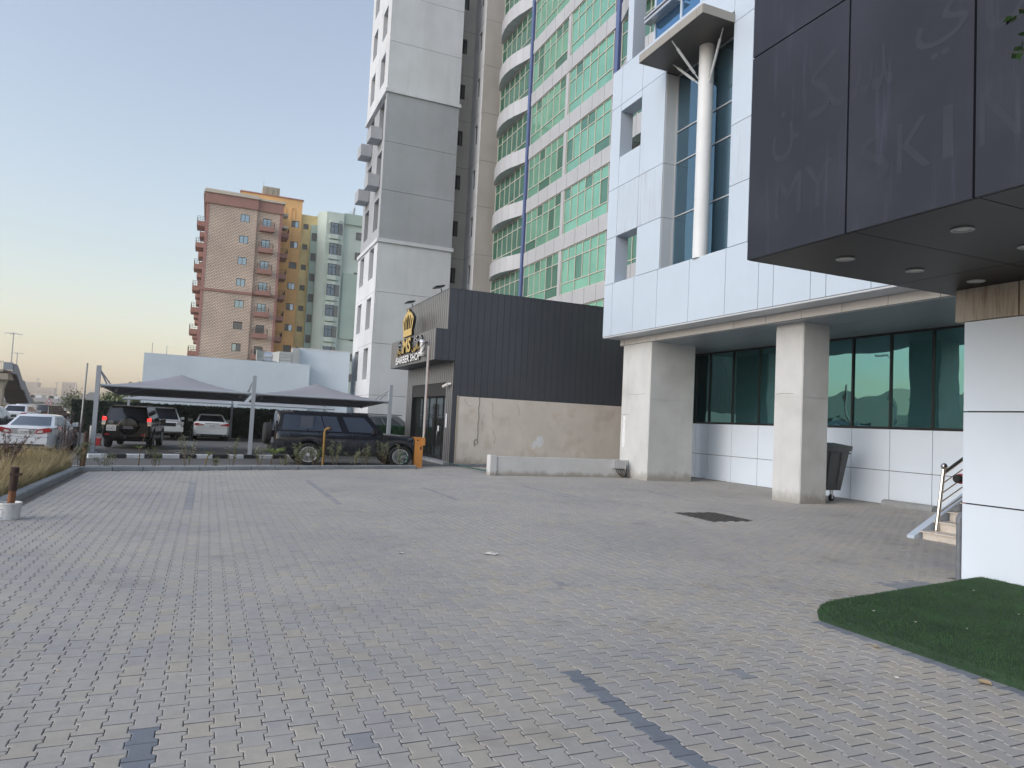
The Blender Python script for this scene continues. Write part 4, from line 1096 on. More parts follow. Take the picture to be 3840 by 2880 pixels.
for i, o in enumerate(ops2):
    window(bk, 'y', BY + 0.45, o[0], o[1], o[2], o[3], [(o[0] + o[1]) / 2], [], 'brown_frame', 'sky_pane', 0.07, 0.04, gms=['sky_pane'] if i < 5 else ['sky_pane', 'dull_pane'])
    balcony(bk, 5.18, 7.25, BY - 0.55, BY + 0.34, flz[i] - 0.35)
    balcony(bk, 8.31, 9.5, BY + 1.6, BY + 5.0, flz[i] - 0.35)
    # left side balconies seen edge on
    balcony(bk, -3.3, -2.16, BY + 2.0, BY + 5.5, flz[i] - 0.3)
    balcony(bk, -3.0, -2.16, BY + 9.0, BY + 12.5, flz[i] - 0.3)
    balcony(bk, -3.0, -2.16, BY + 17.0, BY + 20.5, flz[i] - 0.3)
ops3 = [(BY + a, BY + a + 1.6, z - 0.2, z + 1.1) for z in flz for a in (2.8, 9.8, 17.8)]
k = MB(); wall(k, 'x', -2.15, BY + 0.4, BY + 26, 0, 31.4, ops3, 0.15); k.build('side_wall', 'brick_y', bk)
for o in ops3: window(bk, 'x', -2.05, *o, [], [], 'brown_frame', 'dull_pane', 0.06, 0.04)
k = MB(); k.box(-1.9, 8.28, BY + 0.75, BY + 26, 0, 32.9); k.build('rear_mass', 'brick_y', bk)
k = MB(); k.box(-2.3, 4.8, BY - 0.14, BY - 0.01, 18.75, 19.1); k.box(4.8, 8.35, BY + 0.2, BY + 0.34, 18.75, 19.1); k.box(-2.32, -2.16, BY, BY + 26, 18.75, 19.1); k.build('string_course', 'red_paint', bk)
k = MB(); k.box(-2.35, 4.85, BY - 0.25, BY + 0.9, 31.4, 32.9); k.box(4.85, 8.4, BY + 0.1, BY + 0.9, 31.4, 32.9); k.box(-2.4, -1.9, BY + 0.9, BY + 26, 31.4, 32.9); k.build('frieze', 'red_paint', bk)
k = MB(); k.box(-2.55, 4.95, BY - 0.45, BY + 1.0, 32.9, 33.2); k.box(4.95, 8.6, BY - 0.1, BY + 1.0, 32.9, 33.2); k.box(-2.65, -1.9, BY + 1.0, BY + 26, 32.9, 33.2); k.box(-2.45, 4.9, BY - 0.3, BY + 1, 33.2, 33.45); k.box(8.3, 9.2, BY + .9, BY + 3, 29.6, 29.9); k.box(8.3, 9.2, BY + 1, BY + 3, 31.5, 31.8); k.build('cornice', 'cream_cornice', bk)
k = MB(); k.box(0.7, 1.6, BY + 2, BY + 3, 33.3, 34.0); k.build('roof_unit', 'mullion', bk)
k = MB(); k.lathe([(0.5, 33.3), (0.5, 33.6), (0.35, 33.9), (0.02, 34.05)], (-0.6, BY + 3, 0), n=14); k.build('roof_dome', 'tank', bk, smooth=True)

ob_ = thing('orange_apartment_block', 'orange and yellow weathered block rising behind the brick block', 'building', (10, 116, 0))
OY = 116
sc_ = OY / 110
ofl = [29.65 * 1.055 - 3.3 * i - 0.1 for i in range(10)]
opsO = [(10.15, 11.3, z, z + 1.05) for z in ofl]
k = MB(); wall(k, 'y', OY, 2.5, 11.65, 0, 35.6, opsO, 0.15); k.build('wall', 'orange', ob_)
k = MB(); k.box(2.52, 11.6, OY + 0.2, OY + 20, 0, 35.5); k.build('rear_mass', 'orange', ob_)
opsP = [(12.05, 12.85, z + 0.1, z + 0.95) for z in ofl]
k = MB(); wall(k, 'y', OY + 0.5, 11.65, 14.4, 0, 33.6, opsP, 0.15); k.build('wall', 'yellow', ob_)
k = MB(); k.box(11.66, 14.38, OY + 0.8, OY + 20, 0, 33.5); k.build('rear_mass', 'yellow', ob_)
for o in opsO: window(ob_, 'y', OY + 0.1, *o, [(o[0] + o[1]) / 2], [], 'brown_frame', 'dull_pane', 0.07, 0.04, gms=['sky_pane', 'dull_pane'])
for o in opsP: window(ob_, 'y', OY + 0.6, *o, [(o[0] + o[1]) / 2], [], 'brown_frame', 'dull_pane', 0.07, 0.04)
k = MB(); k.box(2.3, 11.8, OY - 0.15, OY + 1, 35.6, 35.75); k.build('parapet', 'brick_red', ob_)
for x in (4.2, 6.6, 8.6, 10.0):
    k = MB()
    pl = [(x, OY - 0.06, 32.4)] + [(x + 0.3 - 0.3 * math.cos(t), OY - 0.06, 33.9 + 0.3 * math.sin(t)) for t in np.linspace(0, math.pi, 8)] + [(x + 0.6, OY - 0.06, 32.4)]
    k.tube(pl, 0.05, 5); k.build('arch_moulding', 'orange', ob_)
k = MB()
for i in range(8): k.prism([(11.7 + i * .45, OY + 1, 33.6), (12.1 + i * .45, OY + 1, 33.6), (12.1 + i * .45, OY + 6, 34.9 - 0.06 * i), (11.7 + i * .45, OY + 6, 34.9 - .06 * i)], (0, 0, 0.06))
k.build('roof_sheeting', 'galv', ob_)
wt = thing('roof_water_tank', 'grey concrete tank house standing on the orange block roof', 'water tank', (7, OY + 4, 35.7))
k = MB(); k.box(5.7, 8.3, OY + 3, OY + 6, 35.6, 37.9); k.build('tank_wall', 'tank', wt)
for x in (6.25, 7.05, 7.8):
    k = MB(); k.box(x, x + 0.12, OY + 2.92, OY + 2.999, 35.7, 37.8); k.build('rib', 'tank', wt)
k = MB(); k.tube([(5.8, OY + 4, 37.9), (5.8, OY + 4, 39.2)], 0.03, 5); k.build('aerial', 'pole_grey', wt)

gb = thing('green_apartment_block', 'sage green apartment block with angular bay windows', 'building', (17, 113, 0))
GY = 113.5
def bay_poly(x0, x1, y, d): return [(x0, y), (x0 + 0.9, y - d), (x1 - 0.9, y - d), (x1, y)]
k = MB(); k.box(13.2, 14.15, GY + 2.3, GY + 16, 0, 32.0); k.build('wall', 'sage_dark', gb)
k = MB(); k.prism([(14.15, GY + 16, 0), (14.15, GY + 1.2, 0), (15.2, GY, 0), (17.9, GY, 0), (17.9, GY + 16, 0)], (0, 0, 33.9)); k.build('wall', 'sage', gb)
k = MB(); k.box(17.92, 24, GY + 0.6, GY + 16, 0, 32.4); k.build('wall', 'sage', gb)
k = MB(); k.box(17.95, 24, GY + 0.2, GY + 0.58, 32.4, 34.1); k.build('relief_panel', 'sage_dark', gb)
k = MB(); k.box(18.3, 24, GY + 0.35, GY + 0.58, 14.0, 24.5); k.build('relief_panel', 'sage_dark', gb)
gfl = [30.35 - 3.27 * i for i in range(10)]
for z in gfl:
    x0, x1 = 15.75, 18.0
    k = MB(); pl = [(x0, GY + .02), (x0, GY - 0.45), (x1 - 0.95, GY - 0.45), (x1 - 0.15, GY + 0.02)]
    k.prism([(a, b, z - 0.75) for a, b in pl], (0, 0, 0.72)); k.build('bay', 'sage', gb)
    k = MB(); k.prism([(a, b, z + 1.78) for a, b in pl], (0, 0, 0.5)); k.build('bay', 'sage', gb)
    window(gb, 'y', GY - 0.43, x0 + 0.04, x1 - 1.0, z - 0.03, z + 1.78, [(x0 + 0.04 + x1 - 1.0) / 2], [z + 1.2], 'brown_frame', 'sky_pane', 0.07, 0.05)
    k = MB(); k.prism([(x1 - 0.95, GY - 0.42, z - 0.03), (x1 - 0.17, GY + 0.02, z - 0.03), (x1 - 0.2, GY + 0.05, z - .03), (x1 - 0.98, GY - 0.38, z - .03)], (0, 0, 1.81)); k.build('side_pane', 'dull_pane', gb)
    window(gb, 'y', GY + 2.2, 13.35, 14.1, z - 0.9, z + 0.3, [13.72], [], 'brown_frame', 'dull_pane', 0.07, 0.05)
    window(gb, 'y', GY + 0.5, 20.0, 20.9, z - 0.2, z + 1.0, [], [], 'brown_frame', 'dull_pane', 0.07, 0.05)
k = MB(); k.tube([(19.2, GY + 3, 32.4), (19.2, GY + 3, 35.2)], 0.05, 5); k.tube([(20.0, GY + 3, 32.4), (20.0, GY + 3, 36.3)], 0.05, 5); k.tube([(19.2, GY + 3, 35.2), (20, GY + 3, 35.0)], 0.03, 4); k.tube([(19.2, GY + 3, 34.2), (20, GY + 3, 34.2)], 0.03, 4); k.tube([(19.4, GY + 3, 33), (19.9, GY + 3, 36)], 0.12, 5); k.build('mast_frame', 'pole_grey', gb)

# ================================================================ HEDGE SCREEN, CARPORTS, POLES
hs = thing('hedge_screen', 'dark artificial hedge fence closing the far side of the car park', 'fence', (-1, 51, 0))
k = MB(); k.box(-7.75, 8.4, 51.0, 51.12, -0.1, 2.0); k.build('backing', 'hedge', hs)
hb = MB()
for i in range(16000):
    x, z = -7.75 + 16.1 * random.random(), -0.05 + 2.08 * random.random()
    y = 51.0 - 0.12 * random.random(); a = random.random() * 6.28; s = 0.05 + 0.04 * random.random()
    c, d = math.cos(a) * s, math.sin(a) * s
    t = (random.random() - .5) * s
    hb.quad((x - c, y, z - d), (x + d * .5, y + t, z - c * .5), (x + c, y, z + d), (x - d * .5, y - t, z + c * .5))
tag(hb.build('hedge_leaves', 'hedge', hs), kind='stuff')
lh = thing('low_hedge_panel', 'bright green artificial hedge panel between the dark off-roader bonnet and the shop', 'hedge', (9, 37.3, 0))
k = MB(); k.box(8.0, 9.9, 37.3, 37.45, 0, 1.4); k.build('backing', 'hedge_light', lh)
hb = MB()
for i in range(3500):
    x, z = 8.0 + 1.9 * random.random(), 0.02 + 1.42 * random.random()
    y = 37.3 - 0.09 * random.random(); a = random.random() * 6.28; s = 0.035 + 0.03 * random.random()
    c, d = math.cos(a) * s, math.sin(a) * s
    t = (random.random() - .5) * s
    hb.quad((x - c, y, z - d), (x + d * .5, y + t, z - c * .5), (x + c, y, z + d), (x - d * .5, y - t, z + c * .5))
tag(hb.build('hedge_leaves', 'hedge_light', lh), kind='stuff')

def canopy_mesh(x0, x1, y0, y1, z0, z1, zp, sag=0.10):
    """tensile pyramid: 9x9 grid, edges scalloped a little inwards"""
    N = 14
    vs, fs = [], []
    for j in range(N + 1):
        for i in range(N + 1):
            u, v = i / N, j / N
            r = max(abs(2 * u - 1), abs(2 * v - 1))
            ze = z0 + (z1 - z0) * v
            z = ze + (zp - ze) * (1 - r) ** 0.92
            z -= 0.12 * math.sin(math.pi * (1 - r)) * 0.6
            vs.append((x0 + (x1 - x0) * u, y0 + (y1 - y0) * v, z))
    for j in range(N):
        for i in range(N):
            a = j * (N + 1) + i
            fs.append((a, a + 1, a + N + 2, a + N + 1))
    return vs, fs
cp = thing('front_carport', 'grey fabric carport nearest the yard with tall square posts and two pointed canopies', 'carport', (1.7, 33, 0))
for x in (-3.92, 1.68, 7.38):
    k = MB(); k.box(x - 0.075, x + 0.075, 30.95, 31.1, -0.02, 3.3); k.box(x - 0.16, x + 0.16, 30.87, 31.18, -0.02, 0.012); k.build('post', 'post_grey', cp)
for (x0, x1) in ((-3.8, 1.55), (1.82, 7.26)):
    k = MB(); vs, fs = canopy_mesh(x0, x1, 31.0, 36.6, 2.56, 2.33, 3.26); k.add(vs, fs); k.build('canopy', 'fabric', cp, smooth=True, angle=60)
    k = MB(); rr = 0.05
    k.tube([(x0, 31, 2.56), (x1, 31, 2.56)], rr, 8); k.tube([(x0, 36.6, 2.33), (x1, 36.6, 2.33)], rr, 8)
    k.tube([(x0, 31, 2.56), (x0, 36.6, 2.33)], rr, 8); k.tube([(x1, 31, 2.56), (x1, 36.6, 2.33)], rr, 8)
    xm, ym = (x0 + x1) / 2, 33.8
    for (a, b) in ((x0, 31), (x1, 31), (x0, 36.6), (x1, 36.6)): k.tube([(a, b, 2.48 if b < 32 else 2.28), (xm, ym, 3.0)], 0.03, 6)
    k.build('frame', 'post_grey', cp, smooth=True)
    for s_, xp in ((1, -3.92 if x0 < 0 else 1.68), (-1, 1.68 if x0 < 0 else 7.38)):
        xe = x0 if s_ == 1 else x1
        for yo in (2.0, 3.6):
            k = MB(); k.tube([(xp + 0.05 * s_, 31.05, 3.12), (xe + 0.25 * s_ * 0, 31 + yo, 2.56)], 0.028, 6); k.build('tie_rod', 'post_grey', cp)
    for xq in (x0 + .3, x1 - .3):
        k = MB(); k.box(xq - 0.05, xq + 0.05, 33, 33.1, 2.36, 2.5); k.build('bracket', 'post_grey', cp)
cr = thing('rear_carport', 'lower pale fabric carport beneath the front canopies against the hedge screen', 'carport', (1.5, 48, 0))
for x in (-4.6, 1.45, 7.4):
    k = MB(); k.box(x - 0.07, x + 0.07, 50.3, 50.44, -0.02, 2.55); k.build('post', 'post_grey', cr)
for (x0, x1) in ((-4.4, 1.25), (1.6, 7.2)):
    k = MB(); vs, fs = canopy_mesh(x0, x1, 45.0, 50.2, 2.22, 2.3, 2.95); k.add(vs, fs); k.build('canopy', 'fabric_pale', cr, smooth=True, angle=60)
    k = MB()
    k.tube([(x0, 45, 2.2), (x1, 45, 2.2)], 0.05, 8); k.tube([(x0, 50.2, 2.3), (x1, 50.2, 2.3)], 0.05, 8)
    k.tube([(x0, 45, 2.2), (x0, 50.2, 2.3)], 0.05, 8); k.tube([(x1, 45, 2.2), (x1, 50.2, 2.3)], 0.05, 8)
    k.tube([(x0, 50.2, 2.25), ((x0 + x1) / 2, 47.6, 2.8)], 0.03, 6); k.tube([(x1, 50.2, 2.25), ((x0 + x1) / 2, 47.6, 2.8)], 0.03, 6)
    k.build('frame', 'post_grey', cr, smooth=True)
k = MB(); k.tube([(-4.56, 32.27, -0.3), (-4.49, 32.27, 3.42)], 0.035, 8); k.lathe([(0.16, -0.02), (0.16, 0.09), (0.12, 0.1)], (-4.56, 32.27, 0), n=12)
tag(k.build('slim_pole', 'pole_grey'), 'slim bare metal pole standing just left of the leftmost carport post', 'pole')
k = MB(); k.tube([(-4.25, 32.9, -0.02), (-4.25, 32.9, 0.95)], 0.06, 10); tag(k.build('pipe_stub', 'arm'), 'short pale pipe bollard near the rear of the black off-roader', 'bollard')
k = MB(); k.prism([(-4.75, 36.2, 0), (-4.3, 36.2, 0), (-4.3, 36.6, 0), (-4.75, 36.6, 0)], (0, 0, 0.32)); tag(k.build('plastic_barrier', 'red_plastic'), 'red plastic road block at the left wheel of the black off-roader', 'barrier')

# rusty posts, bucket, yellow pipe, barrier
def rusty(x, y, h, r, lab, z0=0.0, lean=(0, 0), cap=True):
    t = thing('rusty_post', lab, 'post', (x, y, 0), 'rusty pipe posts of the planting bed')
    k = MB(); k.tube([(x, y, z0 - 0.05), (x + lean[0], y + lean[1], h * 0.55)], r, 12); k.build('pipe', 'rust', t, smooth=True)
    k = MB(); k.tube([(x + lean[0] - 0.0, y + lean[1], h * 0.55), (x + lean[0] * 1.8, y + lean[1] * 1.8, h)], r * 1.12, 12)
    if cap: k.box(x + lean[0] * 1.8 - r, x + lean[0] * 1.8 + r * 1.9, y - r, y + r * .3, h - 0.13, h - 0.09)
    k.build('sleeve', 'rust_dark', t)
rusty(-3.26, 24.1, 1.0, 0.06, 'brown rusty post at the corner of the kerb below the leftmost carport post', lean=(0.02, 0), cap=False)
bu = thing('bucket', 'white plastic bucket with blue printed label holding a rusty post', 'bucket', (-2.73, 13.2, 0))
k = MB(); n = 28
k.lathe([(0.15, 0.0), (0.155, 0.005), (0.168, 0.23), (0.178, 0.232), (0.18, 0.25), (0.176, 0.262), (0.163, 0.262), (0.158, 0.24), (0.15, 0.20), (0.001, 0.20)], (-2.73, 13.2, 0), n=28); k.build('shell', 'bucket', bu, smooth=True)
k = MB()
def arc(z0, z1, a0, a1, r):
    q = 8
    for i in range(q):
        b0, b1 = a0 + (a1 - a0) * i / q, a0 + (a1 - a0) * (i + 1) / q
        f = lambda a, z: (-2.73 + (r + 0.013 * z / 0.23) * math.cos(a), 13.2 + (r + 0.013 * z / .23) * math.sin(a), z)
        k.quad(f(b0, z0), f(b1, z0), f(b1, z1), f(b0, z1))
r_ = 0.1565
arc(0.03, 0.036, -2.6, -1.85, r_); arc(0.165, 0.171, -2.6, -1.85, r_); arc(0.03, 0.171, -2.62, -2.6, r_); arc(0.03, 0.171, -1.85, -1.83, r_)
k.build('label_print', 'blue_print', bu)
k = MB(); k.lathe([(0.155, 0.19), (0.15, 0.215), (0.02, 0.22)], (-2.73, 13.2, 0), n=20); k.build('cement_fill', 'lowwall', bu)
rusty(-2.71, 13.2, 0.80, 0.052, 'rusty post set in the white bucket at the left edge', z0=0.2, lean=(0.012, 0))
yp = MB(); yp.tube([(3.9, 26.1, -0.02), (3.9, 26.1, 1.22), (3.92, 26.1, 1.31), (3.97, 26.08, 1.35), (4.05, 26.06, 1.36)], 0.042, 10)
yp_o = tag(yp.build('bent_pipe', 'yellow_pipe', smooth=True), 'mustard yellow pipe post with bent top among the shrubs', 'pipe post')
k = MB(); k.tube([(4.05, 26.06, 1.36), (4.12, 26.04, 1.362)], 0.065, 10); k.build('pipe_mouth', 'rust_dark', yp_o)
ba = thing('parking_barrier', 'orange parking barrier cabinet with its arm raised upright in front of the shop', 'barrier', (7.5, 26.5, 0))
k = MB(); k.box(7.35, 7.67, 26.45, 26.8, 0, 1.14); k.build('cabinet', 'orange_box', ba)
k = MB(); k.box(7.335, 7.685, 26.435, 26.815, 1.14, 1.155); k.build('lid', 'orange_box', ba)
k = MB(); k.box(7.42, 7.5, 26.445, 26.4495, 1.02, 1.06); k.box(7.56, 7.62, 26.445, 26.4495, 0.68, 0.8); k.build('sticker', 'rust_dark', ba)
k = MB(); k.box(7.63, 7.69, 26.40, 26.44, 1.0, 4.7); k.build('arm', 'arm', ba)
k = MB(); k.box(7.692, 7.72, 26.40, 26.44, 1.3, 4.6); k.build('arm_edge', 'arm_brown', ba)
k = MB(); k.box(7.60, 7.73, 26.39, 26.447, 0.85, 1.15); k.build('arm_bracket', 'orange_box', ba)
hz = MB()
pts = []
for i in range(90):
    a = i * 0.42
    pts.append((6.85 + 0.16 * math.cos(a) + 0.03 * math.sin(i * 2.1), 26.15 + 0.05 * math.sin(i * 1.7), 0.36 + 0.17 * math.sin(a)))
hz.tube(pts, 0.014, 5)
hz.tube([(6.72, 26.2, 0.5), (6.7, 26.2, 0.3), (6.75, 26.15, 0.12), (6.7, 26.1, 0.1)], 0.014, 5)
tag(hz.build('garden_hose', 'hose'), 'coiled green garden hose hanging beside the orange barrier', 'hose')
dp = MB(); dp.tube([kl(1.5 + i * 0.45, 0.22 + 0.05 * math.sin(i * 1.9), 0.05 + 0.02 * math.sin(i * 2.3)) for i in range(20)], 0.012, 5)
tag(dp.build('drip_hose', 'wire'), 'black irrigation hose lying along the kerb of the planting strip', 'hose')
dp = MB(); dp.tube([(-3.42 + 0.05 * math.sin(i * 1.1), 13 + i * 0.5, 0.07 + 0.015 * math.sin(i * 2)) for i in range(18)], 0.012, 5)
tag(dp.build('drip_hose', 'wire'), 'black irrigation hose lying in the grass bed on the left', 'hose')

# ================================================================ THINGS IN THE YARD
mc = thing('manhole_cover', 'dark cast iron drain cover with a grid of studs set into the paving', 'manhole cover', (10.5, 12.9, 0))
k = MB(); k.box(9.95, 11.1, 12.17, 13.58, -0.03, 0.0); k.build('frame', 'iron_cover', mc)
k = MB()
for i in range(12):
    for j in range(14):
        x, y = 10.02 + i * 0.088, 12.24 + j * 0.093
        k.box(x, x + 0.06, y, y + 0.062, 0.0, 0.008)
tag(k.build('stud_grid', 'iron_cover', mc), kind='stuff')
bn = thing('wheelie_bin', 'large dark grey wheeled rubbish bin half hidden behind the second column', 'bin', (16.8, 16, 0))
k = MB()
a = [(16.25, 15.75, 0.34), (17.55, 15.75, 0.34), (17.55, 16.6, 0.34), (16.25, 16.6, 0.34)]
b = [(16.1, 15.55, 1.60), (17.68, 15.55, 1.60), (17.68, 16.8, 1.60), (16.1, 16.8, 1.60)]
k.add(a + b, [(3, 2, 1, 0), (0, 1, 5, 4), (1, 2, 6, 5), (2, 3, 7, 6), (3, 0, 4, 7)]); k.build('body', 'bin', bn)
k = MB(); k.box(16.05, 17.73, 15.5, 16.85, 1.60, 1.66); k.box(16.08, 17.7, 15.49, 15.52, 1.52, 1.60); k.prism([(16.05, 15.52, 1.66), (17.73, 15.52, 1.66), (17.73, 16.2, 1.74), (17.73, 16.85, 1.66), (16.05, 16.85, 1.66), (16.05, 16.2, 1.74)], (0, 0, 0.01)); k.build('lid', 'bin', bn)
for x in (16.45, 16.9, 17.35):
    k = MB(); k.prism([(x, 15.56, 1.45), (x + .05, 15.56, 1.45), (x + .05, 15.70, 0.45), (x, 15.70, 0.45)], (0, -0.02, 0)); k.build('rib', 'bin', bn)
k = MB(); k.tube([(17.7, 15.6, 1.45), (17.78, 15.6, 1.45), (17.78, 16.7, 1.45), (17.7, 16.7, 1.45)], 0.02, 6); k.build('handle', 'bin', bn)
for x in (16.45, 17.35):
    for y in (15.9, 16.5):
        k = MB(); k.lathe([(0.02, -0.03), (0.10, -0.03), (0.105, 0), (0.10, 0.03), (0.02, 0.03)], (x, y, 0.105), axis='y', n=16); w = k.build('castor', 'rubber', bn, smooth=True)
        k = MB(); k.box(x - 0.03, x + 0.03, y - 0.045, y - 0.035, 0.08, 0.36); k.box(x - 0.03, x + 0.03, y + 0.035, y + 0.045, 0.08, 0.36); k.build('fork', 'alu', w)
ws = MB(); ws.prism([(18.62, 15.05, 0), (18.38, 15.05, 0), (18.42, 15.05, 0.13), (18.55, 15.05, 0.17), (18.62, 15.05, 0.15)], (0, -1.6, 0))
tag(ws.build('wheel_stop', 'kerb'), 'concrete wheel stop against the white wall near the stairs', 'wheel stop')
# stairs
st = thing('entrance_stairs', 'short flight of worn marble steps with a stainless steel handrail behind the white pillar', 'stairs', (13.5, 9, 0))
for i in range(9):
    x = 12.95 + i * 0.385
    k = MB(); k.box(x + 0.02, 17.5, 6.4, 9.66, 0.183 * i - 0.02 if i == 0 else 0.183 * i - 0.028, 0.183 * (i + 1) - 0.055); s_ = k.build('riser', 'marble', st)
    k = MB(); k.box(x - 0.02, x + 0.405, 6.4, 9.7, 0.183 * (i + 1) - 0.055, 0.183 * (i + 1) - 0.028); k.build('tread', 'marble', st)
k = MB(); k.box(12.955, 12.969, 8.5, 8.72, 0.03, 0.10); k.build('step_light', 'alu', st)
k = MB(); k.prism([(12.80, 9.71, -0.02), (17, 9.71, -0.02), (17, 9.71, 2.2), (12.80, 9.71, 0.05)], (0, 0.16, 0)); k.build('stringer', 'white_panel', st)
k = MB()
k.tube([(13.30, 9.62, 0.15), (13.49, 9.62, 1.36)], 0.038, 10)
k.lathe([(0.06, 0.155), (0.06, 0.175), (0.04, 0.18)], (13.30, 9.62, 0), n=12)
k.lathe([(0.001, 1.36), (0.035, 1.365), (0.05, 1.39), (0.062, 1.425), (0.05, 1.46), (0.03, 1.48), (0.001, 1.488)], (13.50, 9.62, 0), n=14)
k.tube([(13.49, 9.62, 1.29), (16.3, 9.62, 1.29 + 2.81 * 0.52)], 0.035, 8)
for i_, z in enumerate((1.08, 0.88, 0.70, 0.50)): k.tube([(13.455 - i_ * .033, 9.62, z), (16.3, 9.62, z + 2.81 * 0.5)], 0.014, 6)
k.build('handrail', 'steel', st, smooth=True)
rv = thing('hose_valve', 'red and black fire hose fitting peeping out beside the white pillar', 'valve', (13.5, 9.3, 1.2))
k = MB(); k.lathe([(0.07, 0), (0.10, 0.02), (0.10, 0.3), (0.07, 0.32)], (13.42, 9.25, 1.21), axis='x', n=14); k.build('body', 'red_plastic', rv, smooth=True)
k = MB(); k.lathe([(0.06, -0.1), (0.08, -0.08), (0.08, 0.0), (0.06, 0.0)], (13.415, 9.25, 1.21), axis='x', n=14); k.build('cap', 'rubber', rv, smooth=True)
k = MB(); k.tube([(13.62, 9.25, 0.3), (13.62, 9.25, 1.15)], 0.04, 8); k.build('riser_pipe', 'red_plastic', rv)
pp = MB(); pp.tube([(9.72, 6.69, -0.05), (9.72, 6.69, 0.78)], 0.04, 12); pp.tube([(9.72, 6.69, 0.76), (9.72, 6.69, 0.83), (9.75, 6.68, 0.88), (9.82, 6.65, 0.90)], 0.05, 10); pp.tube([(9.72, 6.69, 0.42), (9.72, 6.69, 0.44)], 0.044, 12)
pp_o = tag(pp.build('drain_pipe', 'pvc', smooth=True), 'grey drain pipe with an elbow at the corner of the white pillar', 'pipe')
tf_ = thing('turf_mat', 'thick dark green artificial turf mat on the paving at the right edge', 'turf', (7, 5, 0))
k = MB()
E_ = [(5.87, 5.50), (6.16, 5.80), (6.40, 5.90), (9.4, 6.42), (13, 6.55), (13, -2), (5.86, -2)]
I_ = [(5.99, 5.44), (6.22, 5.69), (6.43, 5.79), (9.4, 6.32), (13, 6.45), (13, -2), (6.0, -2)]
vs = [(x, y, 0.0) for x, y in E_] + [(x * .65 + a * .35, y * .65 + b * .35, 0.07) for (x, y), (a, b) in zip(E_, I_)] + [(x, y, 0.105) for x, y in I_]
n = len(E_)
k.add(vs, [(j * n + i, j * n + (i + 1) % n, (j + 1) * n + (i + 1) % n, (j + 1) * n + i) for j in range(2) for i in range(n)] + [tuple(range(2 * n, 3 * n))])
k.build('mat', 'turf', tf_)
# turf pile
nb = 90000
U = rng.random((nb, 2)); X_ = 5.87 + (11.0 - 5.87) * U[:, 0] ** 1.15; Y_ = 2.6 + 3.9 * U[:, 1]
ymax = np.where(X_ < 6.16, 5.50 + (X_ - 5.87) * 1.03, np.where(X_ < 6.40, 5.8 + (X_ - 6.16) * .42, 5.90 + (X_ - 6.40) * 0.172))
ok = Y_ < ymax - 0.01
X_, Y_, ymax = X_[ok], Y_[ok], ymax[ok]; nb = len(X_)
edge = np.minimum(X_ - 5.86, (ymax - Y_))
Z_ = np.where(edge < 0.045, edge / 0.045 * 0.07, np.where(edge < 0.13, 0.07 + (edge - 0.045) / 0.085 * 0.035, 0.105))
A_ = rng.random(nb) * 6.283; hgt = 0.016 + 0.012 * rng.random(nb); w_ = 0.0022 + 0.001 * rng.random(nb)
lean = (rng.random((nb, 2)) - 0.5) * 0.022
lean[:, 0] -= np.where(edge < 0.1, 0.008, 0)
B0 = np.stack([X_ - np.cos(A_) * w_, Y_ - np.sin(A_) * w_, Z_ - 0.004], 1); B1 = np.stack([X_ + np.cos(A_) * w_, Y_ + np.sin(A_) * w_, Z_ - 0.004], 1)
B2 = np.stack([X_ + lean[:, 0], Y_ + lean[:, 1], Z_ + hgt], 1)
def tri_mesh(name, T, m, parent=None):
    nn = len(T); me = bpy.data.meshes.new(name)
    me.vertices.add(nn * 3); me.vertices.foreach_set('co', T.astype(np.float32).ravel())
    me.loops.add(nn * 3); me.loops.foreach_set('vertex_index', np.arange(nn * 3, dtype=np.int32))
    me.polygons.add(nn); me.polygons.foreach_set('loop_start', np.arange(0, nn * 3, 3, dtype=np.int32)); me.polygons.foreach_set('loop_total', np.full(nn, 3, np.int32))
    me.update(calc_edges=True); me.materials.append(M[m])
    return link(name, me, parent)
tag(tri_mesh('turf_pile', np.stack([B0, B1, B2], 1), 'turf_blade', tf_), kind='stuff')
# litter
def scrap(name, x, y, r, m, lab, cat, z=0.004, elong=1.0):
    k = MB(); n = 7; a0 = random.random() * 6
    ring = [(x + r * elong * (0.7 + .5 * random.random()) * math.cos(a0 + i * 6.283 / n), y + r * (0.7 + .5 * random.random()) * math.sin(a0 + i * 6.283 / n), z + 0.004 + 0.012 * random.random() * (r / 0.04)) for i in range(n)]
    k.add([(x, y, z + 0.002)] + ring, [(0, 1 + i, 1 + (i + 1) % n) for i in range(n)])
    return tag(k.build(name, m), lab, cat)
scrap('paper_scrap', 3.78, 9.35, 0.09, 'litter', 'crumpled pale paper scrap lying in the middle of the paving', 'litter', elong=1.3)
scrap('paper_scrap', 2.55, 9.6, 0.04, 'litter', 'small white paper scrap left of the crumpled paper on the paving', 'litter')
scrap('paper_scrap', 4.7, 11.6, 0.04, 'litter', 'tiny white scrap beyond the crumpled paper on the paving', 'litter')
scrap('dry_leaf', 5.66, 4.65, 0.035, 'dry_leaf', 'curled tan leaf at the foot of the turf edge, farther one', 'leaf')
scrap('dry_leaf', 5.72, 3.72, 0.05, 'dry_leaf', 'curled tan leaf at the foot of the turf edge, nearer one', 'leaf')
scrap('dry_leaf', 5.1, 4.0, 0.02, 'litter', 'small pale petal on the paving left of the turf edge', 'leaf')
k = MB()
for i in range(26):
    x, y = 6.2 + 3.5 * random.random(), 3.3 + 2.4 * random.random(); r = 0.012 + .012 * random.random()
    k.add([(x, y, 0.128), (x + r * 1.6, y + .3 * r, 0.134), (x + r, y + r, 0.130), (x - .3 * r, y + .8 * r, 0.135)], [(0, 1, 2, 3)])
tag(k.build('fallen_petal', 'litter'), 'scattered pale petals fallen on the artificial turf', 'petals', kind='stuff')
k = MB()
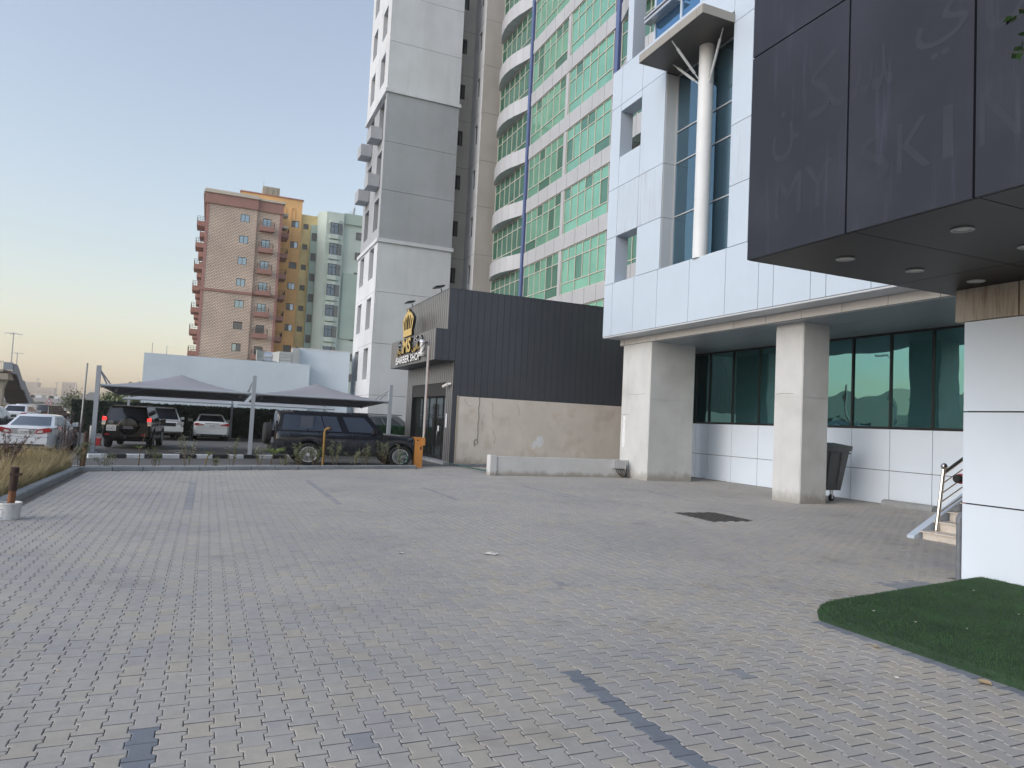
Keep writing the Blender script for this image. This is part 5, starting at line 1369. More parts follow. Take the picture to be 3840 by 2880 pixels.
for i in range(260):
    x, y = -2.5 + 20 * random.random(), 3.4 + 19 * random.random() ; r = 0.006 + .012 * random.random()
    if x > 5.8 and y < 6.9: continue
    if (Vector((x, y, 0)) - KA).dot(kn) > -0.3: continue
    k.add([(x, y, 0.003), (x + r * 1.6, y, 0.005), (x + r, y + r, 0.006), (x - .3 * r, y + .8 * r, 0.005)], [(0, 1, 2, 3)])
tag(k.build('grit', 'dry_leaf'), 'tiny bits of grit and leaf scattered over the paving', 'debris', kind='stuff')

# ================================================================ PLANTS
def leaf_quad(k, p, d, L, w, mi=0):
    d = d.normalized(); s_ = d.cross(Vector((random.random() - .5, random.random() - .5, random.random() - .2)))
    if s_.length < 1e-4: s_ = Vector((1, 0, 0))
    s_ = s_.normalized() * w
    k.add([p, p + d * L * .45 + s_, p + d * L, p + d * L * .45 - s_], [(0, 1, 2, 3)], mi)
def shrub(name, lab, x, y, h, spread, nst, nlf, lm, L=0.05, w=0.012, z0=0.03, group=None, bare=0.25, cat='shrub'):
    t = thing(name, lab, cat, (x, y, z0), group)
    ks, kf = MB(), MB()
    for i in range(nst):
        a = random.random() * 6.283; r = spread * (0.3 + .7 * random.random()); hh = h * (0.6 + 0.4 * random.random())
        b = Vector((x + 0.05 * math.cos(a), y + .05 * math.sin(a), z0 - 0.03)); tp = Vector((x + r * math.cos(a), y + r * math.sin(a), z0 + hh))
        mid = b.lerp(tp, 0.5) + Vector((random.random() - .5, random.random() - .5, 0)) * 0.12 * h + Vector((0, 0, 0.08 * h))
        pl = [b, b.lerp(mid, .5), mid, mid.lerp(tp, .5) + Vector((0, 0, .02)), tp]
        ks.tube(pl, 0.008, 4, r2=0.003, cap=False)
        for j in range(nlf):
            u = bare + (1 - bare) * random.random() ** 0.8
            q = u * 4; qi = min(3, int(q)); p = pl[qi].lerp(pl[qi + 1], q - qi)
            d = Vector((random.gauss(0, 1), random.gauss(0, 1), random.gauss(0.25, .8)))
            p = p + d.normalized() * random.random() * 0.05 * (1 + spread)
            leaf_quad(kf, p, d, L * (0.6 + .8 * random.random()), w * (0.7 + .6 * random.random()))
    ks.build('stem', 'stem', t); kf.build('foliage', lm, t)
    return t
G_ = 'young shrubs in the planting strip'
spec = [(0.35, 0.42, 0.80, 0.34, 7, 75, 'leaf', 'leafy shrub against the rusty post at the left end of the planting strip'),
        (1.1, 0.40, 0.42, 0.30, 6, 45, 'leaf_pale', 'sparse low pale shrub just right of the first leafy shrub by the rusty post'),
        (2.35, 0.50, 0.62, 0.28, 6, 60, 'leaf', 'bushy shrub right of the bare sapling under the black off-roader'),
        (3.2, 0.45, 0.98, 0.28, 5, 55, 'leaf_pale', 'tall thin shrub at the right rear wheel of the black off-roader'),
        (4.4, 0.45, 0.36, 0.22, 5, 40, 'leaf_pale', 'low shrub between the tall thin one and the next tall one before the pearl sedan'),
        (4.9, 0.55, 0.98, 0.2, 5, 60, 'leaf', 'upright shrub in front of the left side of the pearl sedan'),
        (5.75, 0.5, 0.72, 0.24, 5, 50, 'leaf_pale', 'shrub in front of the right side of the pearl sedan'),
        (7.15, 0.45, 0.45, 0.3, 5, 35, 'leaf_pale', 'wispy shrub at the foot of the middle carport post'),
        (7.95, 0.55, 0.80, 0.42, 8, 85, 'leaf', 'dense shrub at the spare wheel of the dark off-roader'),
        (8.65, 0.5, 0.70, 0.38, 8, 80, 'leaf', 'dense shrub before the rear wheel of the dark off-roader'),
        (9.35, 0.55, 0.95, 0.26, 6, 70, 'leaf', 'tall shrub close behind the mustard pipe post'),
        (10.1, 0.5, 0.55, 0.36, 7, 60, 'leaf_pale', 'low spreading shrub below the door of the dark off-roader')]
KLs = KL
spec2 = [(7.15 + 0.0, 0.5)]
def strip(s): return kl(s * KL / 12.9 * 1.0, 0.5)
shr = [(-3.05, .8, .34, 7, 75, 'leaf', spec[0][7]), (-2.45, .42, .3, 6, 45, 'leaf_pale', spec[1][7]), (-1.15, .62, .28, 6, 60, 'leaf', spec[2][7]), (-0.35, .98, .3, 5, 60, 'leaf_pale', spec[3][7]),
       (0.42, .38, .2, 5, 40, 'leaf_pale', spec[4][7]), (0.95, 1.0, .2, 5, 60, 'leaf', spec[5][7]), (1.75, .78, .26, 5, 50, 'leaf_pale', spec[6][7]), (2.55, .42, .3, 5, 35, 'leaf_pale', spec[7][7]),
       (3.05, .82, .4, 8, 85, 'leaf', spec[8][7]), (3.62, .72, .38, 8, 85, 'leaf', spec[9][7]), (4.25, .98, .26, 6, 75, 'leaf', spec[10][7]), (5.05, .6, .36, 7, 60, 'leaf_pale', spec[11][7]),
       (5.45, .78, .3, 7, 70, 'leaf', 'shrub with upright sprays below the wing mirror of the dark off-roader'), (6.2, .92, .32, 6, 60, 'leaf', 'tall open shrub just left of the front wheel of the dark off-roader'),
       (6.75, .85, .2, 4, 50, 'leaf_pale', 'slender shrub over the front wheel of the dark off-roader near the hose')]
for i, (x, h, sp_, nst, nlf, lm, lab) in enumerate(shr):
    s_ = (x + 3.1) / kd.x
    p = kl(s_, 0.27 + 0.2 * hashn(i, 2))
    shrub('young_shrub', lab, p[0], p[1], h * 1.05, sp_, nst, int(nlf * 0.72), lm, L=0.055, w=0.014, group=G_)
def frond_plant(x, y, h, lab, nfr, L):
    t = thing('young_palm', lab, 'plant', (x, y, 0.03))
    k = MB(); k.tube([(x, y, 0), (x + 0.03, y, h * .5), (x + 0.1, y, h)], 0.02, 6, r2=0.016); k.build('trunk', 'yellow_pipe' if nfr < 5 else 'stem', t)
    k = MB()
    for i in range(nfr):
        a = i * 2.4; d = Vector((math.cos(a), math.sin(a), 0.7)); b = Vector((x + .1, y, h * (0.8 + .2 * random.random())))
        for j in range(9):
            p = b + d * L * j / 9 + Vector((0, 0, -0.35 * L * (j / 9) ** 2))
            for sg in (1, -1):
                leaf_quad(k, p, Vector((-d.y * sg, d.x * sg, 0.3)) + d * .7, L * 0.42, 0.012)
    k.build('frond', 'leaf_bright', t)
p = kl((2.1 + 3.1) / kd.x, 0.35); frond_plant(p[0], p[1], 0.55, 'small palm with bright yellow green fronds beside the middle carport post', 9, 0.34)
p = kl((0.15 + 3.1) / kd.x, 0.4); frond_plant(p[0], p[1], 0.50, 'stubby sapling with a brown tip in front of the gap between the cars', 4, 0.15)
p = kl((-1.62 + 3.1) / kd.x, 0.4)
t = thing('bare_sapling', 'bare forked sapling with a thin stake in front of the black off-roader', 'sapling', (p[0], p[1], 0.02))
k = MB(); k.tube([(p[0], p[1], 0), (p[0] + 0.02, p[1], 0.45), (p[0] - 0.02, p[1], 0.62)], 0.018, 6, r2=0.012); k.tube([(p[0] + .02, p[1], 0.5), (p[0] + 0.12, p[1], 1.05)], 0.008, 4); k.build('stem', 'stem', t)
k = MB()
for a in range(6): leaf_quad(k, Vector((p[0] - 0.02, p[1], 0.62)), Vector((math.cos(a), math.sin(a), 0.4)), 0.16, 0.02)
k.build('foliage', 'leaf_bright', t)
# dead shrubs over the white saloon
def dead(x, y, h, sp_, lab, n=16):
    t = thing('dead_shrub', lab, 'shrub', (x, y, 0.03))
    ks, kf = MB(), MB()
    for i in range(n):
        a = random.random() * 6.283; r = sp_ * (0.2 + .8 * random.random()); hh = h * (0.55 + .45 * random.random())
        b = Vector((x, y, 0.0)); tp = Vector((x + r * math.cos(a), y + r * math.sin(a) * .6, hh)); mid = b.lerp(tp, .5) + Vector((0, 0, .12 * h))
        ks.tube([b, mid, tp], 0.008, 4, r2=0.003, cap=False)
        for j in range(26):
            p = mid.lerp(tp, random.random()); leaf_quad(kf, p, Vector((random.gauss(0, 1), random.gauss(0, 1), random.gauss(0.6, .7))), 0.09, 0.007)
    ks.build('stem', 'dead', t); kf.build('foliage', 'dead', t)
dead(-4.15, 19.5, 1.25, 0.75, 'dry brown dead shrub with drooping twigs in front of the white saloon boot', 22)
dead(-3.55, 22.6, 1.75, 0.45, 'tall brown dead shrub in front of the right side of the white saloon', 16)
dead(-4.6, 16.5, 1.0, 0.3, 'thin dead twigs sticking out of the dry grass below the white saloon boot', 6)
# dry grass
def grass(name, m, n, x0, x1, y0, y1, h, lab, hfun=None):
    X = x0 + (x1 - x0) * rng.random(n); Y = y0 + (y1 - y0) * rng.random(n)
    cl = np.array([vnoise(a * 2.2, b * 1.4) for a, b in zip(X, Y)])
    keep = cl > 0.22; X, Y, cl = X[keep], Y[keep], cl[keep]; n = len(X)
    A = rng.random(n) * 6.283; H = h * (0.3 + 0.8 * cl) * (0.4 + 0.75 * rng.random(n)); w = 0.0035 + 0.002 * rng.random(n)
    ln = rng.normal(0, 0.36, (n, 2)) * H[:, None]
    c, s = np.cos(A) * w, np.sin(A) * w; Z0 = np.full(n, 0.02)
    b0 = np.stack([X - c, Y - s, Z0], 1); b1 = np.stack([X + c, Y + s, Z0], 1)
    m0 = np.stack([X - c * .8 + ln[:, 0] * .35, Y - s * .8 + ln[:, 1] * .35, H * .6], 1); m1 = np.stack([X + c * .8 + ln[:, 0] * .35, Y + s * .8 + ln[:, 1] * .35, H * .6], 1)
    tp = np.stack([X + ln[:, 0], Y + ln[:, 1], H], 1)
    return tag(tri_mesh(name, np.concatenate([np.stack([b0, b1, m1], 1), np.stack([b0, m1, m0], 1), np.stack([m0, m1, tp], 1)]), m), lab, 'grass', kind='stuff')
grass('dry_grass', 'grass_dry', 26000, -5.2, -3.32, 14.0, 22.6, 0.74, 'straw coloured dry grass filling the bed along the left kerb')
grass('green_grass', 'grass_green', 6000, -5.1, -3.3, 12.5, 21.5, 0.42, 'greener grass tufts among the dry grass at the left edge')
# leaf spray of a tree whose trunk stands beyond the right edge of the picture
t = thing('street_tree', 'leafy green branch reaching in at the upper right corner from a tree out of view', 'tree', (7.4, 2.2, 0.0))
k = MB(); k.tube([(7.4, 2.2, 0), (7.35, 2.2, 1.5), (7.2, 2.3, 3.0), (7.1, 2.35, 3.9)], 0.11, 10, r2=0.07); k.build('trunk', 'stem', t, smooth=True)
k = MB(); kf = MB()
for tip in ((4.60, 2.89, 4.40), (4.86, 2.86, 4.14), (4.60, 2.82, 4.66), (4.75, 2.80, 4.52)):
    b = Vector((6.0, 2.6, 4.6)); tp = Vector(tip); md = b.lerp(tp, .5) + Vector((0, 0, 0.1))
    k.tube([(7.15, 2.33, 3.5), b], 0.03, 6, r2=0.015); k.tube([b, md, tp], 0.010, 5, r2=0.003)
    for j in range(34):
        p = md.lerp(tp, 0.35 + .65 * random.random()); leaf_quad(kf, p + Vector((random.gauss(0, .03), random.gauss(0, .03), random.gauss(0, .03))), Vector((random.gauss(-.5, 1), random.gauss(0, 1), random.gauss(-.3, .8))), 0.062, 0.018)
k.build('branch', 'stem', t); kf.build('foliage', 'tree_leaf', t)
# crown beyond the frame
kf = MB()
for i in range(900):
    d = Vector((random.gauss(0, 1), random.gauss(0, 1), random.gauss(0, .7))).normalized()
    p = Vector((7.6, 1.6, 4.9)) + d * 1.15 * random.random() ** .4
    leaf_quad(kf, p, Vector((random.gauss(0, 1), random.gauss(0, 1), random.gauss(-.3, .8))), 0.1, 0.03)
kf.build('crown', 'tree_leaf', t)
# trees behind the hedge
def bush_tree(x, y, z, h, r, lab, m, n=2600, name='tree'):
    t = thing(name, lab, 'tree', (x, y, z))
    k = MB(); k.tube([(x, y, z), (x, y, z + h * .6)], 0.14, 7, r2=.06)
    cl = []
    for i in range(9):
        d = Vector((random.gauss(0, 1), random.gauss(0, 1), random.gauss(0, .6))).normalized()
        c = Vector((x, y, z + h * .68)) + Vector((d.x * r * .75, d.y * r * .75, d.z * h * .28)); cl.append(c)
        k.tube([(x, y, z + h * .4), c], 0.05, 5, r2=.02)
    k.build('trunk', 'stem', t)
    kf = MB()
    for i in range(n):
        c = random.choice(cl); p = c + Vector((random.gauss(0, 1), random.gauss(0, 1), random.gauss(0, .8))) * r * 0.26
        leaf_quad(kf, p, Vector((random.gauss(0, 1), random.gauss(0, 1), random.gauss(0, 1))), 0.26, 0.08)
    kf.build('crown', m, t)
bush_tree(-4.6, 58, 0, 3.0, 1.5, 'dull green tree peering over the hedge screen left of the pale annex', 'leaf', 2600)
bush_tree(-6.2, 62, 0, 2.6, 1.0, 'smaller dull tree left of the one behind the hedge screen', 'leaf', 1400)
bush_tree(-15.5, 108, -0.5, 3.4, 1.9, 'yellowish roadside tree at the far left end of the hedge screen', 'leaf_pale', 1800)
bush_tree(-18.0, 150, -0.75, 4.6, 2.2, 'far green tree above the corner of the hedge screen', 'leaf', 1200)

# ================================================================ VEHICLES
def interp(tab, x):
    if x <= tab[0][0]: return tab[0][1]
    for (a, b), (c, d) in zip(tab[:-1], tab[1:]):
        if x <= c:
            t = (x - a) / (c - a); t = t * t * (3 - 2 * t)
            return b + (d - b) * t
    return tab[-1][1]

def wheel(parent, x, y, r, side, w=0.24, spokes=5, dark=False):
    """tyre with rim sub-part; side = +1 left, -1 right"""
    k = MB(); q = w / 2
    k.lathe([(r * .66, -q * .9), (r * .90, -q), (r * .985, -q * .75), (r, -q * .3), (r, q * .3), (r * .985, q * .75), (r * .90, q), (r * .66, q * .9)], (x, y, r), axis='y', n=26)
    t = k.build('wheel', 'tyre', parent, smooth=True)
    k = MB(); yo = y + side * q * 0.80
    k.lathe([(r * .69, side * q * .10), (r * .68, side * q * .18), (r * .63, side * q * .15), (r * .61, -side * q * .3), (0.01, -side * q * .3)], (x, yo, r), axis='y', n=26, mi=1 if False else 0)
    k.lathe([(r * .60, -side * q * .28), (0.01, -side * q * .27)], (x, yo, r), axis='y', n=20, mi=1)
    for s in range(spokes):
        for dlt in (-0.2, 0.2):
            a = s * 2 * math.pi / spokes + dlt
            u = Vector((math.cos(a), 0, math.sin(a))); p = Vector((-math.sin(a), 0, math.cos(a)))
            c = Vector((x, yo, r)); y0, y1 = side * -q * .08, side * q * .1
            b0 = c + u * r * .10; b1 = c + u * r * .66; hw = r * .08
            vs = []
            for yy in (y0, y1):
                for bb in (b0, b1):
                    for sg in (-1, 1): vs.append(bb + p * hw * sg + Vector((0, yy, 0)))
            k.add(vs, [(0, 1, 3, 2), (4, 6, 7, 5), (0, 2, 6, 4), (1, 5, 7, 3), (2, 3, 7, 6), (0, 4, 5, 1)])
    k.lathe([(r * .16, -side * q * .1), (r * .15, side * q * .12), (0.01, side * q * .13)], (x, yo, r), axis='y', n=12)
    k.build('rim', ['rim_dark' if dark else 'rim', 'rim_dark'], t)
    return t

def car(name, label, loc, heading, P, paintm, scale=(1, 1, 1), group=None, cat='car', glass='car_glass'):
    root = thing(name, label, cat, (0, 0, 0), group)
    root['local'] = 1
    L, W = P['L'], P['W']; hwm = W / 2; r = P['r']; xw = P['xw']; cxm = L / 2
    Ra = r * P.get('arch', 1.13)
    xs = set(np.linspace(0, L, 50).tolist())
    for a in xw:
        for t in np.linspace(0, math.pi, 15): xs.add(a + Ra * math.cos(t))
        xs.add(a - Ra - 0.004); xs.add(a + Ra + 0.004)
    xs |= {0.015, 0.04, 0.08, 0.13, L - 0.015, L - 0.04, L - 0.08, L - 0.13}
    xs = sorted(x for x in xs if 0 <= x <= L)
    zmid = P['zmid']; er, ef = P.get('er', 0.28), P.get('ef', 0.45)
    pr, pf = P.get('pr', 0.14), P.get('pf', 0.22)
    def plan(x):
        f = 1.0
        if x < er: f -= pr * (1 - x / er) ** 2.4
        if x > L - ef: f -= pf * (1 - (L - x) / ef) ** 2.2
        return f
    k = MB(); rows = []
    for x in xs:
        zt = interp(P['top'], x); zs = interp(P['bot'], x); zb = zs
        for a in xw:
            d = abs(x - a)
            if d < Ra: zb = max(zb, r + math.sqrt(Ra * Ra - d * d))
        zb = min(zb, zt - 0.12)
        hw = hwm * plan(x); cr = P.get('crown', 0.03)
        z1 = max(zb + 0.02, zs + 0.12); z2 = max(zb + 0.05, zmid); z3 = max(zt - 0.10, z2 + 0.01)
        half = [(hw * 0.95, zb), (hw * 0.985, z1), (hw, z2), (hw * 0.985, z3), (hw * 0.955, zt - 0.03), (hw * 0.90, zt), (hw * 0.5, zt + cr * .8), (0, zt + cr)]
        rows.append([(x - cxm, a, b) for a, b in half] + [(x - cxm, -a, b) for a, b in reversed(half[:-1])])
    n = len(rows[0])
    vs = [p for rw in rows for p in rw]; fs = []
    for i in range(len(rows) - 1):
        for j in range(n):
            fs.append((i * n + j, i * n + (j + 1) % n, (i + 1) * n + (j + 1) % n, (i + 1) * n + j))
    fs.append(tuple(range(n))); fs.append(tuple(reversed(range((len(rows) - 1) * n, len(rows) * n))))
    k.add(vs, fs)
    body = k.build('body', paintm, root, smooth=True, angle=32)
    # dark underbody and wheel wells
    k = MB(); k.box(0.15 - cxm, L - 0.2 - cxm, -hwm * .88, hwm * .88, P['bot'][1][1] - 0.02, P['bot'][1][1] + 0.12)
    for a in xw: k.box(a - Ra * .98 - cxm, a + Ra * .98 - cxm, -hwm * .8, hwm * .8, 0.3, r + Ra * .9)
    k.build('underbody', 'rim_dark', root)
    # greenhouse
    g = P['gh']; zb, zr = g['zb'], g['zr']
    def ring(v):
        x0 = g['xb'][0] + (g['xr'][0] - g['xb'][0]) * v; x1 = g['xb'][1] + (g['xr'][1] - g['xb'][1]) * v
        w = g['wb'] + (g['wr'] - g['wb']) * v; b0, b1 = g.get('b0', .08), g.get('b1', .14)
        z = zb + (zr - zb) * v
        return x0, x1, w, b0, b1, z
    def rearpt(v, f, off=0.0):
        x0, x1, w, b0, b1, z = ring(v); return (x0 - b0 * (1 - f * f) - off - cxm, w * f, z)
    def frontpt(v, f, off=0.0):
        x0, x1, w, b0, b1, z = ring(v); return (x1 + b1 * (1 - f * f) + off - cxm, w * f, z)
    def sidept(v, u, s, off=0.0):
        x0, x1, w, b0, b1, z = ring(v); return (x0 + (x1 - x0) * u - cxm, s * (w + off), z)
    FR = [-1, -.8, -.4, 0, .4, .8, 1]
    def full(v):
        return [rearpt(v, f) for f in FR] + [frontpt(v, f) for f in reversed(FR)]
    k = MB(); rr = [full(0), full(0.5), full(1)]
    top = full(1); cxx = sum(p[0] for p in top) / len(top)
    rr.append([(cxx + (p[0] - cxx) * .95, p[1] * .9, zr + 0.022) for p in top]); rr.append([(cxx + (p[0] - cxx) * .8, p[1] * .6, zr + g.get('rc', 0.045)) for p in top])
    m = len(top); k.add([p for q in rr for p in q], [(i * m + j, i * m + (j + 1) % m, (i + 1) * m + (j + 1) % m, (i + 1) * m + j) for i in range(len(rr) - 1) for j in range(m)] + [tuple(range((len(rr) - 1) * m, len(rr) * m))])
    k.build('roof', paintm, root, smooth=True, angle=30)
    def strip(fn, f0, f1, v0, v1, nm, mt, off=0.006):
        k = MB(); q = 6
        for i in range(q):
            a, b = f0 + (f1 - f0) * i / q, f0 + (f1 - f0) * (i + 1) / q
            k.quad(fn(v0, a, off), fn(v0, b, off), fn(v1, b, off), fn(v1, a, off))
        return k.build(nm, mt, root, smooth=True)
    rw = P.get('rear_win', (-.86, .86, .10, .92)); strip(rearpt, *rw, 'rear_window', glass)
    fwn = P.get('front_win', (-.9, .9, .06, .94)); strip(frontpt, *fwn, 'windshield', glass)
    for s in (1, -1):
        for poly in P['side_win']:
            k = MB()
            pl = [sidept(v, u, s, 0.006) for u, v in poly]
            k.add(pl, [tuple(range(len(pl)))]); k.build('side_window', glass, root)
        # mirrors
        mx, mz = P['mirror']
        k = MB(); k.prism([(mx - cxm, s * (hwm - .04), mz), (mx - cxm + .13, s * (hwm - .02), mz + .01), (mx - cxm + .15, s * (hwm + .16), mz + .03), (mx - cxm, s * (hwm + .20), mz + .02)], (0, 0, 0.15)); k.build('wing_mirror', P.get('mirror_mat', paintm), root, smooth=False)
        for hx in P['handles']:
            k = MB(); k.box(hx - cxm, hx - cxm + .2, s * (hwm - 0.03), s * (hwm + 0.012), P['hz'], P['hz'] + .035); k.build('door_handle', P.get('handle_mat', paintm), root)
        # door shut lines
        k = MB()
        for dx in P['doors']:
            k.box(dx - cxm - .006, dx - cxm + .006, s * (hwm * .955), s * (hwm + 0.0025), P['bot'][1][1] + .12, zb - .02)
        k.build('door_gap', 'trim', root)
        for a in xw: wheel(root, a - cxm, s * (hwm - 0.125), r, s, spokes=P.get('spokes', 5), dark=P.get('dark_rim', False))
    for (nm, mt, b, mir) in P['extras']:
        for s in ((1, -1) if mir else (1,)):
            k = MB()
            if len(b) == 6: k.box(b[0] - cxm, b[1] - cxm, s * b[2], s * b[3], b[4], b[5])
            else:
                pl, dx, dy = b     # polygon in (y,z) at x with depth
                k.prism([(dx[0] - cxm, s * y, z) for y, z in pl], (dx[1], 0, 0))
            k.build(nm, mt, root)
    root.rotation_euler = (0, 0, math.pi / 2 - R(heading))
    root.location = loc
    root.scale = scale
    return root, cxm

def number_plate(root, x, y, z, w, h, s, s2=None):
    k = MB(); k.box(x - 0.012, x, y - w / 2, y + w / 2, z, z + h); p = k.build('licence_plate', 'plate', root)
    fit_text('plate_number', s, 'plate_ink', p, (0, -1, 0), (0, 0, 1), (-1, 0, 0), ((x - 0.0125, y + w * .42, z + h * .14), w * .84, h * .46), depth=0.002)
    if s2: fit_text('plate_number', s2, 'plate_ink', p, (0, -1, 0), (0, 0, 1), (-1, 0, 0), ((x - 0.0125, y + w * .3, z + h * .68), w * .6, h * .2), depth=0.002)

SALOON = dict(L=4.80, W=1.82, r=0.325, xw=(1.06, 3.83), zmid=0.60, er=.4, pr=.16, ef=.6, pf=.26,
    top=[(0, 0.90), (0.10, 1.03), (0.9, 1.045), (2.4, 0.97), (3.55, 0.94), (4.4, 0.80), (4.72, 0.70), (4.8, 0.62)], bot=[(0, 0.34), (0.2, 0.25), (4.5, 0.22), (4.8, 0.30)], crown=0.025,
    gh=dict(xb=(0.72, 3.72), xr=(1.55, 2.75), wb=0.80, wr=0.60, zb=0.98, zr=1.41, b0=.16, b1=.22, rc=.05),
    side_win=[[(.40, .10), (.62, .10), (.63, .90), (.42, .90)], [(.215, .12), (.385, .10), (.405, .90), (.20, .88)], [(.64, .10), (.885, .10), (.80, .9), (.65, .9)], [(.145, .2), (.205, .12), (.19, .8)]],
    mirror=(3.05, 0.98), handles=(1.5, 2.5), hz=0.80, doors=(1.45, 2.42, 3.42),
    extras=[])
# white saloon on the left road
S = dict(SALOON); S['extras'] = [
    ('tail_light', 'red_lamp', ([(.86, .98), (.80, 1.01), (.42, .93), (.36, .79), (.50, .77), (.86, .86)], (-0.02, 0.16), 0), True),
    ('tail_light_clear', 'clear_lamp', ([(.60, .91), (.45, .88), (.41, .81), (.52, .80), (.62, .83)], (-0.028, 0.02), 0), True),
    ('boot_trim', 'chrome', (-0.02, 0.03, -.42, .42, .935, .955), False), ('bumper_groove', 'trim', (-0.004, 0.03, -.8, .8, .655, .663), False), ('bumper_lip', 'trim', (-0.002, 0.05, -.7, .7, .34, .40), False), ('plate_recess', 'car_silver', (-0.01, 0.02, -.36, .36, .76, .93), False)]
c1, h1 = car('white_saloon', 'white saloon with red and clear rear lights parked behind the dry grass bed', (-5.62, 31.2, -0.03), 3, S, 'car_white', (0.96, 0.93, 0.95), glass='car_glass_clear')
number_plate(c1, -h1 - 0.012, 0.0, 0.775, 0.34, 0.15, '13588', None)
# pearl saloon under the carport
S = dict(SALOON); S['extras'] = [
    ('tail_light', 'red_lamp', ([(.86, .93), (.78, .97), (.44, .90), (.40, .84), (.60, .82), (.86, .84)], (-0.02, 0.2), 0), True),
    ('tail_light_clear', 'clear_lamp', ([(.66, .875), (.5, .865), (.46, .845), (.62, .835)], (-0.026, 0.02), 0), True),
    ('boot_trim', 'chrome', (-0.02, 0.03, -.36, .36, .935, .96), False), ('bumper_lip', 'trim', (-0.004, 0.1, -.74, .74, .28, .36), False), ('exhaust', 'chrome', (-0.02, .1, .55, .68, .27, .33), True), ('bumper_groove', 'trim', (-0.004, .03, -.8, .8, .70, .707), False)]
c2, h2 = car('pearl_saloon', 'pearl white saloon parked nose in beneath the carport facing the hedge screen', (0.15, 47.3, 0), -3, S, 'car_pearl', (1.0, 1.08, 1.06), glass='car_glass')
number_plate(c2, -h2 - 0.012, 0.0, 0.76, 0.34, 0.15, '60408')

OFFROAD = dict(L=4.72, W=1.885, r=0.385, xw=(1.0, 3.79), zmid=0.78, er=.3, pr=.10, ef=.55, pf=.2, arch=1.18,
    top=[(0, 1.10), (0.2, 1.14), (3.2, 1.12), (4.4, 1.02), (4.68, 0.9), (4.72, .8)], bot=[(0, 0.52), (0.2, 0.42), (4.4, 0.38), (4.72, 0.5)], crown=0.03,
    gh=dict(xb=(0.05, 3.55), xr=(0.22, 2.65), wb=0.865, wr=0.69, zb=1.10, zr=1.80, b0=.07, b1=.16, rc=.05),
    side_win=[[(.07, .12), (.30, .10), (.31, .86), (.09, .86)], [(.33, .1), (.55, .1), (.57, .86), (.33, .86)], [(.57, .1), (.86, .1), (.86, .5), (.80, .86), (.59, .86)]],
    mirror=(2.95, 1.12), handles=(1.15, 2.1), hz=0.98, doors=(1.3, 2.15, 3.1), rear_win=(-.84, .84, .12, .9), extras=[])
S = dict(OFFROAD); S['extras'] = [
    ('tail_light', 'red_lit', ([(.91, 1.36), (.78, 1.33), (.76, 1.20), (.92, 1.18)], (-0.02, 0.18), 0), True),
    ('tail_light_clear', 'clear_lamp', ([(.93, 1.17), (.77, 1.19), (.80, 1.0), (.93, 1.0)], (-0.02, 0.16), 0), True), ('indicator', 'amber_lit', ([(.92, 1.07), (.79, 1.07), (.80, 1.01), (.92, 1.01)], (-0.024, 0.05), 0), True),
    ('brake_light', 'red_lit', (0.16, 0.24, -.20, .20, 1.735, 1.775), False), ('spoiler', 'car_black', (0.08, 0.5, -.66, .66, 1.79, 1.83), False),
    ('bumper', 'car_black', (-0.10, 0.2, -.86, .86, .52, .74), False), ('reflector', 'red_lamp', (-0.108, -0.1, .60, .76, .58, .64), True), ('trim_bar', 'chrome', (-0.012, .0, .3, .72, .985, 1.02), False),
    ('tow_hitch', 'trim', (-0.18, 0.0, -.06, .06, .45, .6), False), ('roof_rail', 'trim', (0.4, 2.9, .60, .64, 1.84, 1.88), True), ('side_step', 'trim', (1.6, 3.2, .84, .98, .40, .45), True)]
c3, h3 = car('black_offroader', 'black off-roader with lit brake lights and spare wheel on its rear door under the carport', (-2.95, 36.3, 0), 4, S, 'car_black', (1, 1.0, 0.985), cat='off-roader')
k = MB(); k.lathe([(0.36, -0.0), (0.385, -0.02), (0.385, -0.16), (0.34, -0.215), (0.25, -0.23), (0.01, -0.235)], (-h3 - 0.0, -0.10, 0.98), axis='x', n=28); k.build('spare_wheel', 'car_black', c3, smooth=True)
k = MB(); k.prism([(-h3 - 0.236, 0.12, 0.86), (-h3 - 0.236, -0.32, 0.86), (-h3 - 0.236, -0.26, 0.98), (-h3 - 0.236, 0.06, 0.98)], (-0.004, 0, 0)); k.build('wheel_cover_badge', 'car_grey', c3)
number_plate(c3, -h3 - 0.012, 0.56, 0.76, 0.36, 0.22, '60403', '12')
k = MB()
k.tube([(-h3 - 0.02, 0.58 + 0.085 * math.cos(t), 1.12 + 0.055 * math.sin(t)) for t in np.linspace(0, 6.2832, 17)], 0.009, 5)
k.tube([(-h3 - 0.02, 0.58 + 0.035 * math.cos(t), 1.12 + 0.05 * math.sin(t)) for t in np.linspace(0, 6.2832, 13)], 0.007, 5)
k.tube([(-h3 - 0.02, 0.58 + 0.06 * math.cos(t), 1.145 + 0.018 * math.sin(t)) for t in np.linspace(0, 6.2832, 13)], 0.007, 5)
k.build('emblem', 'chrome', c3)

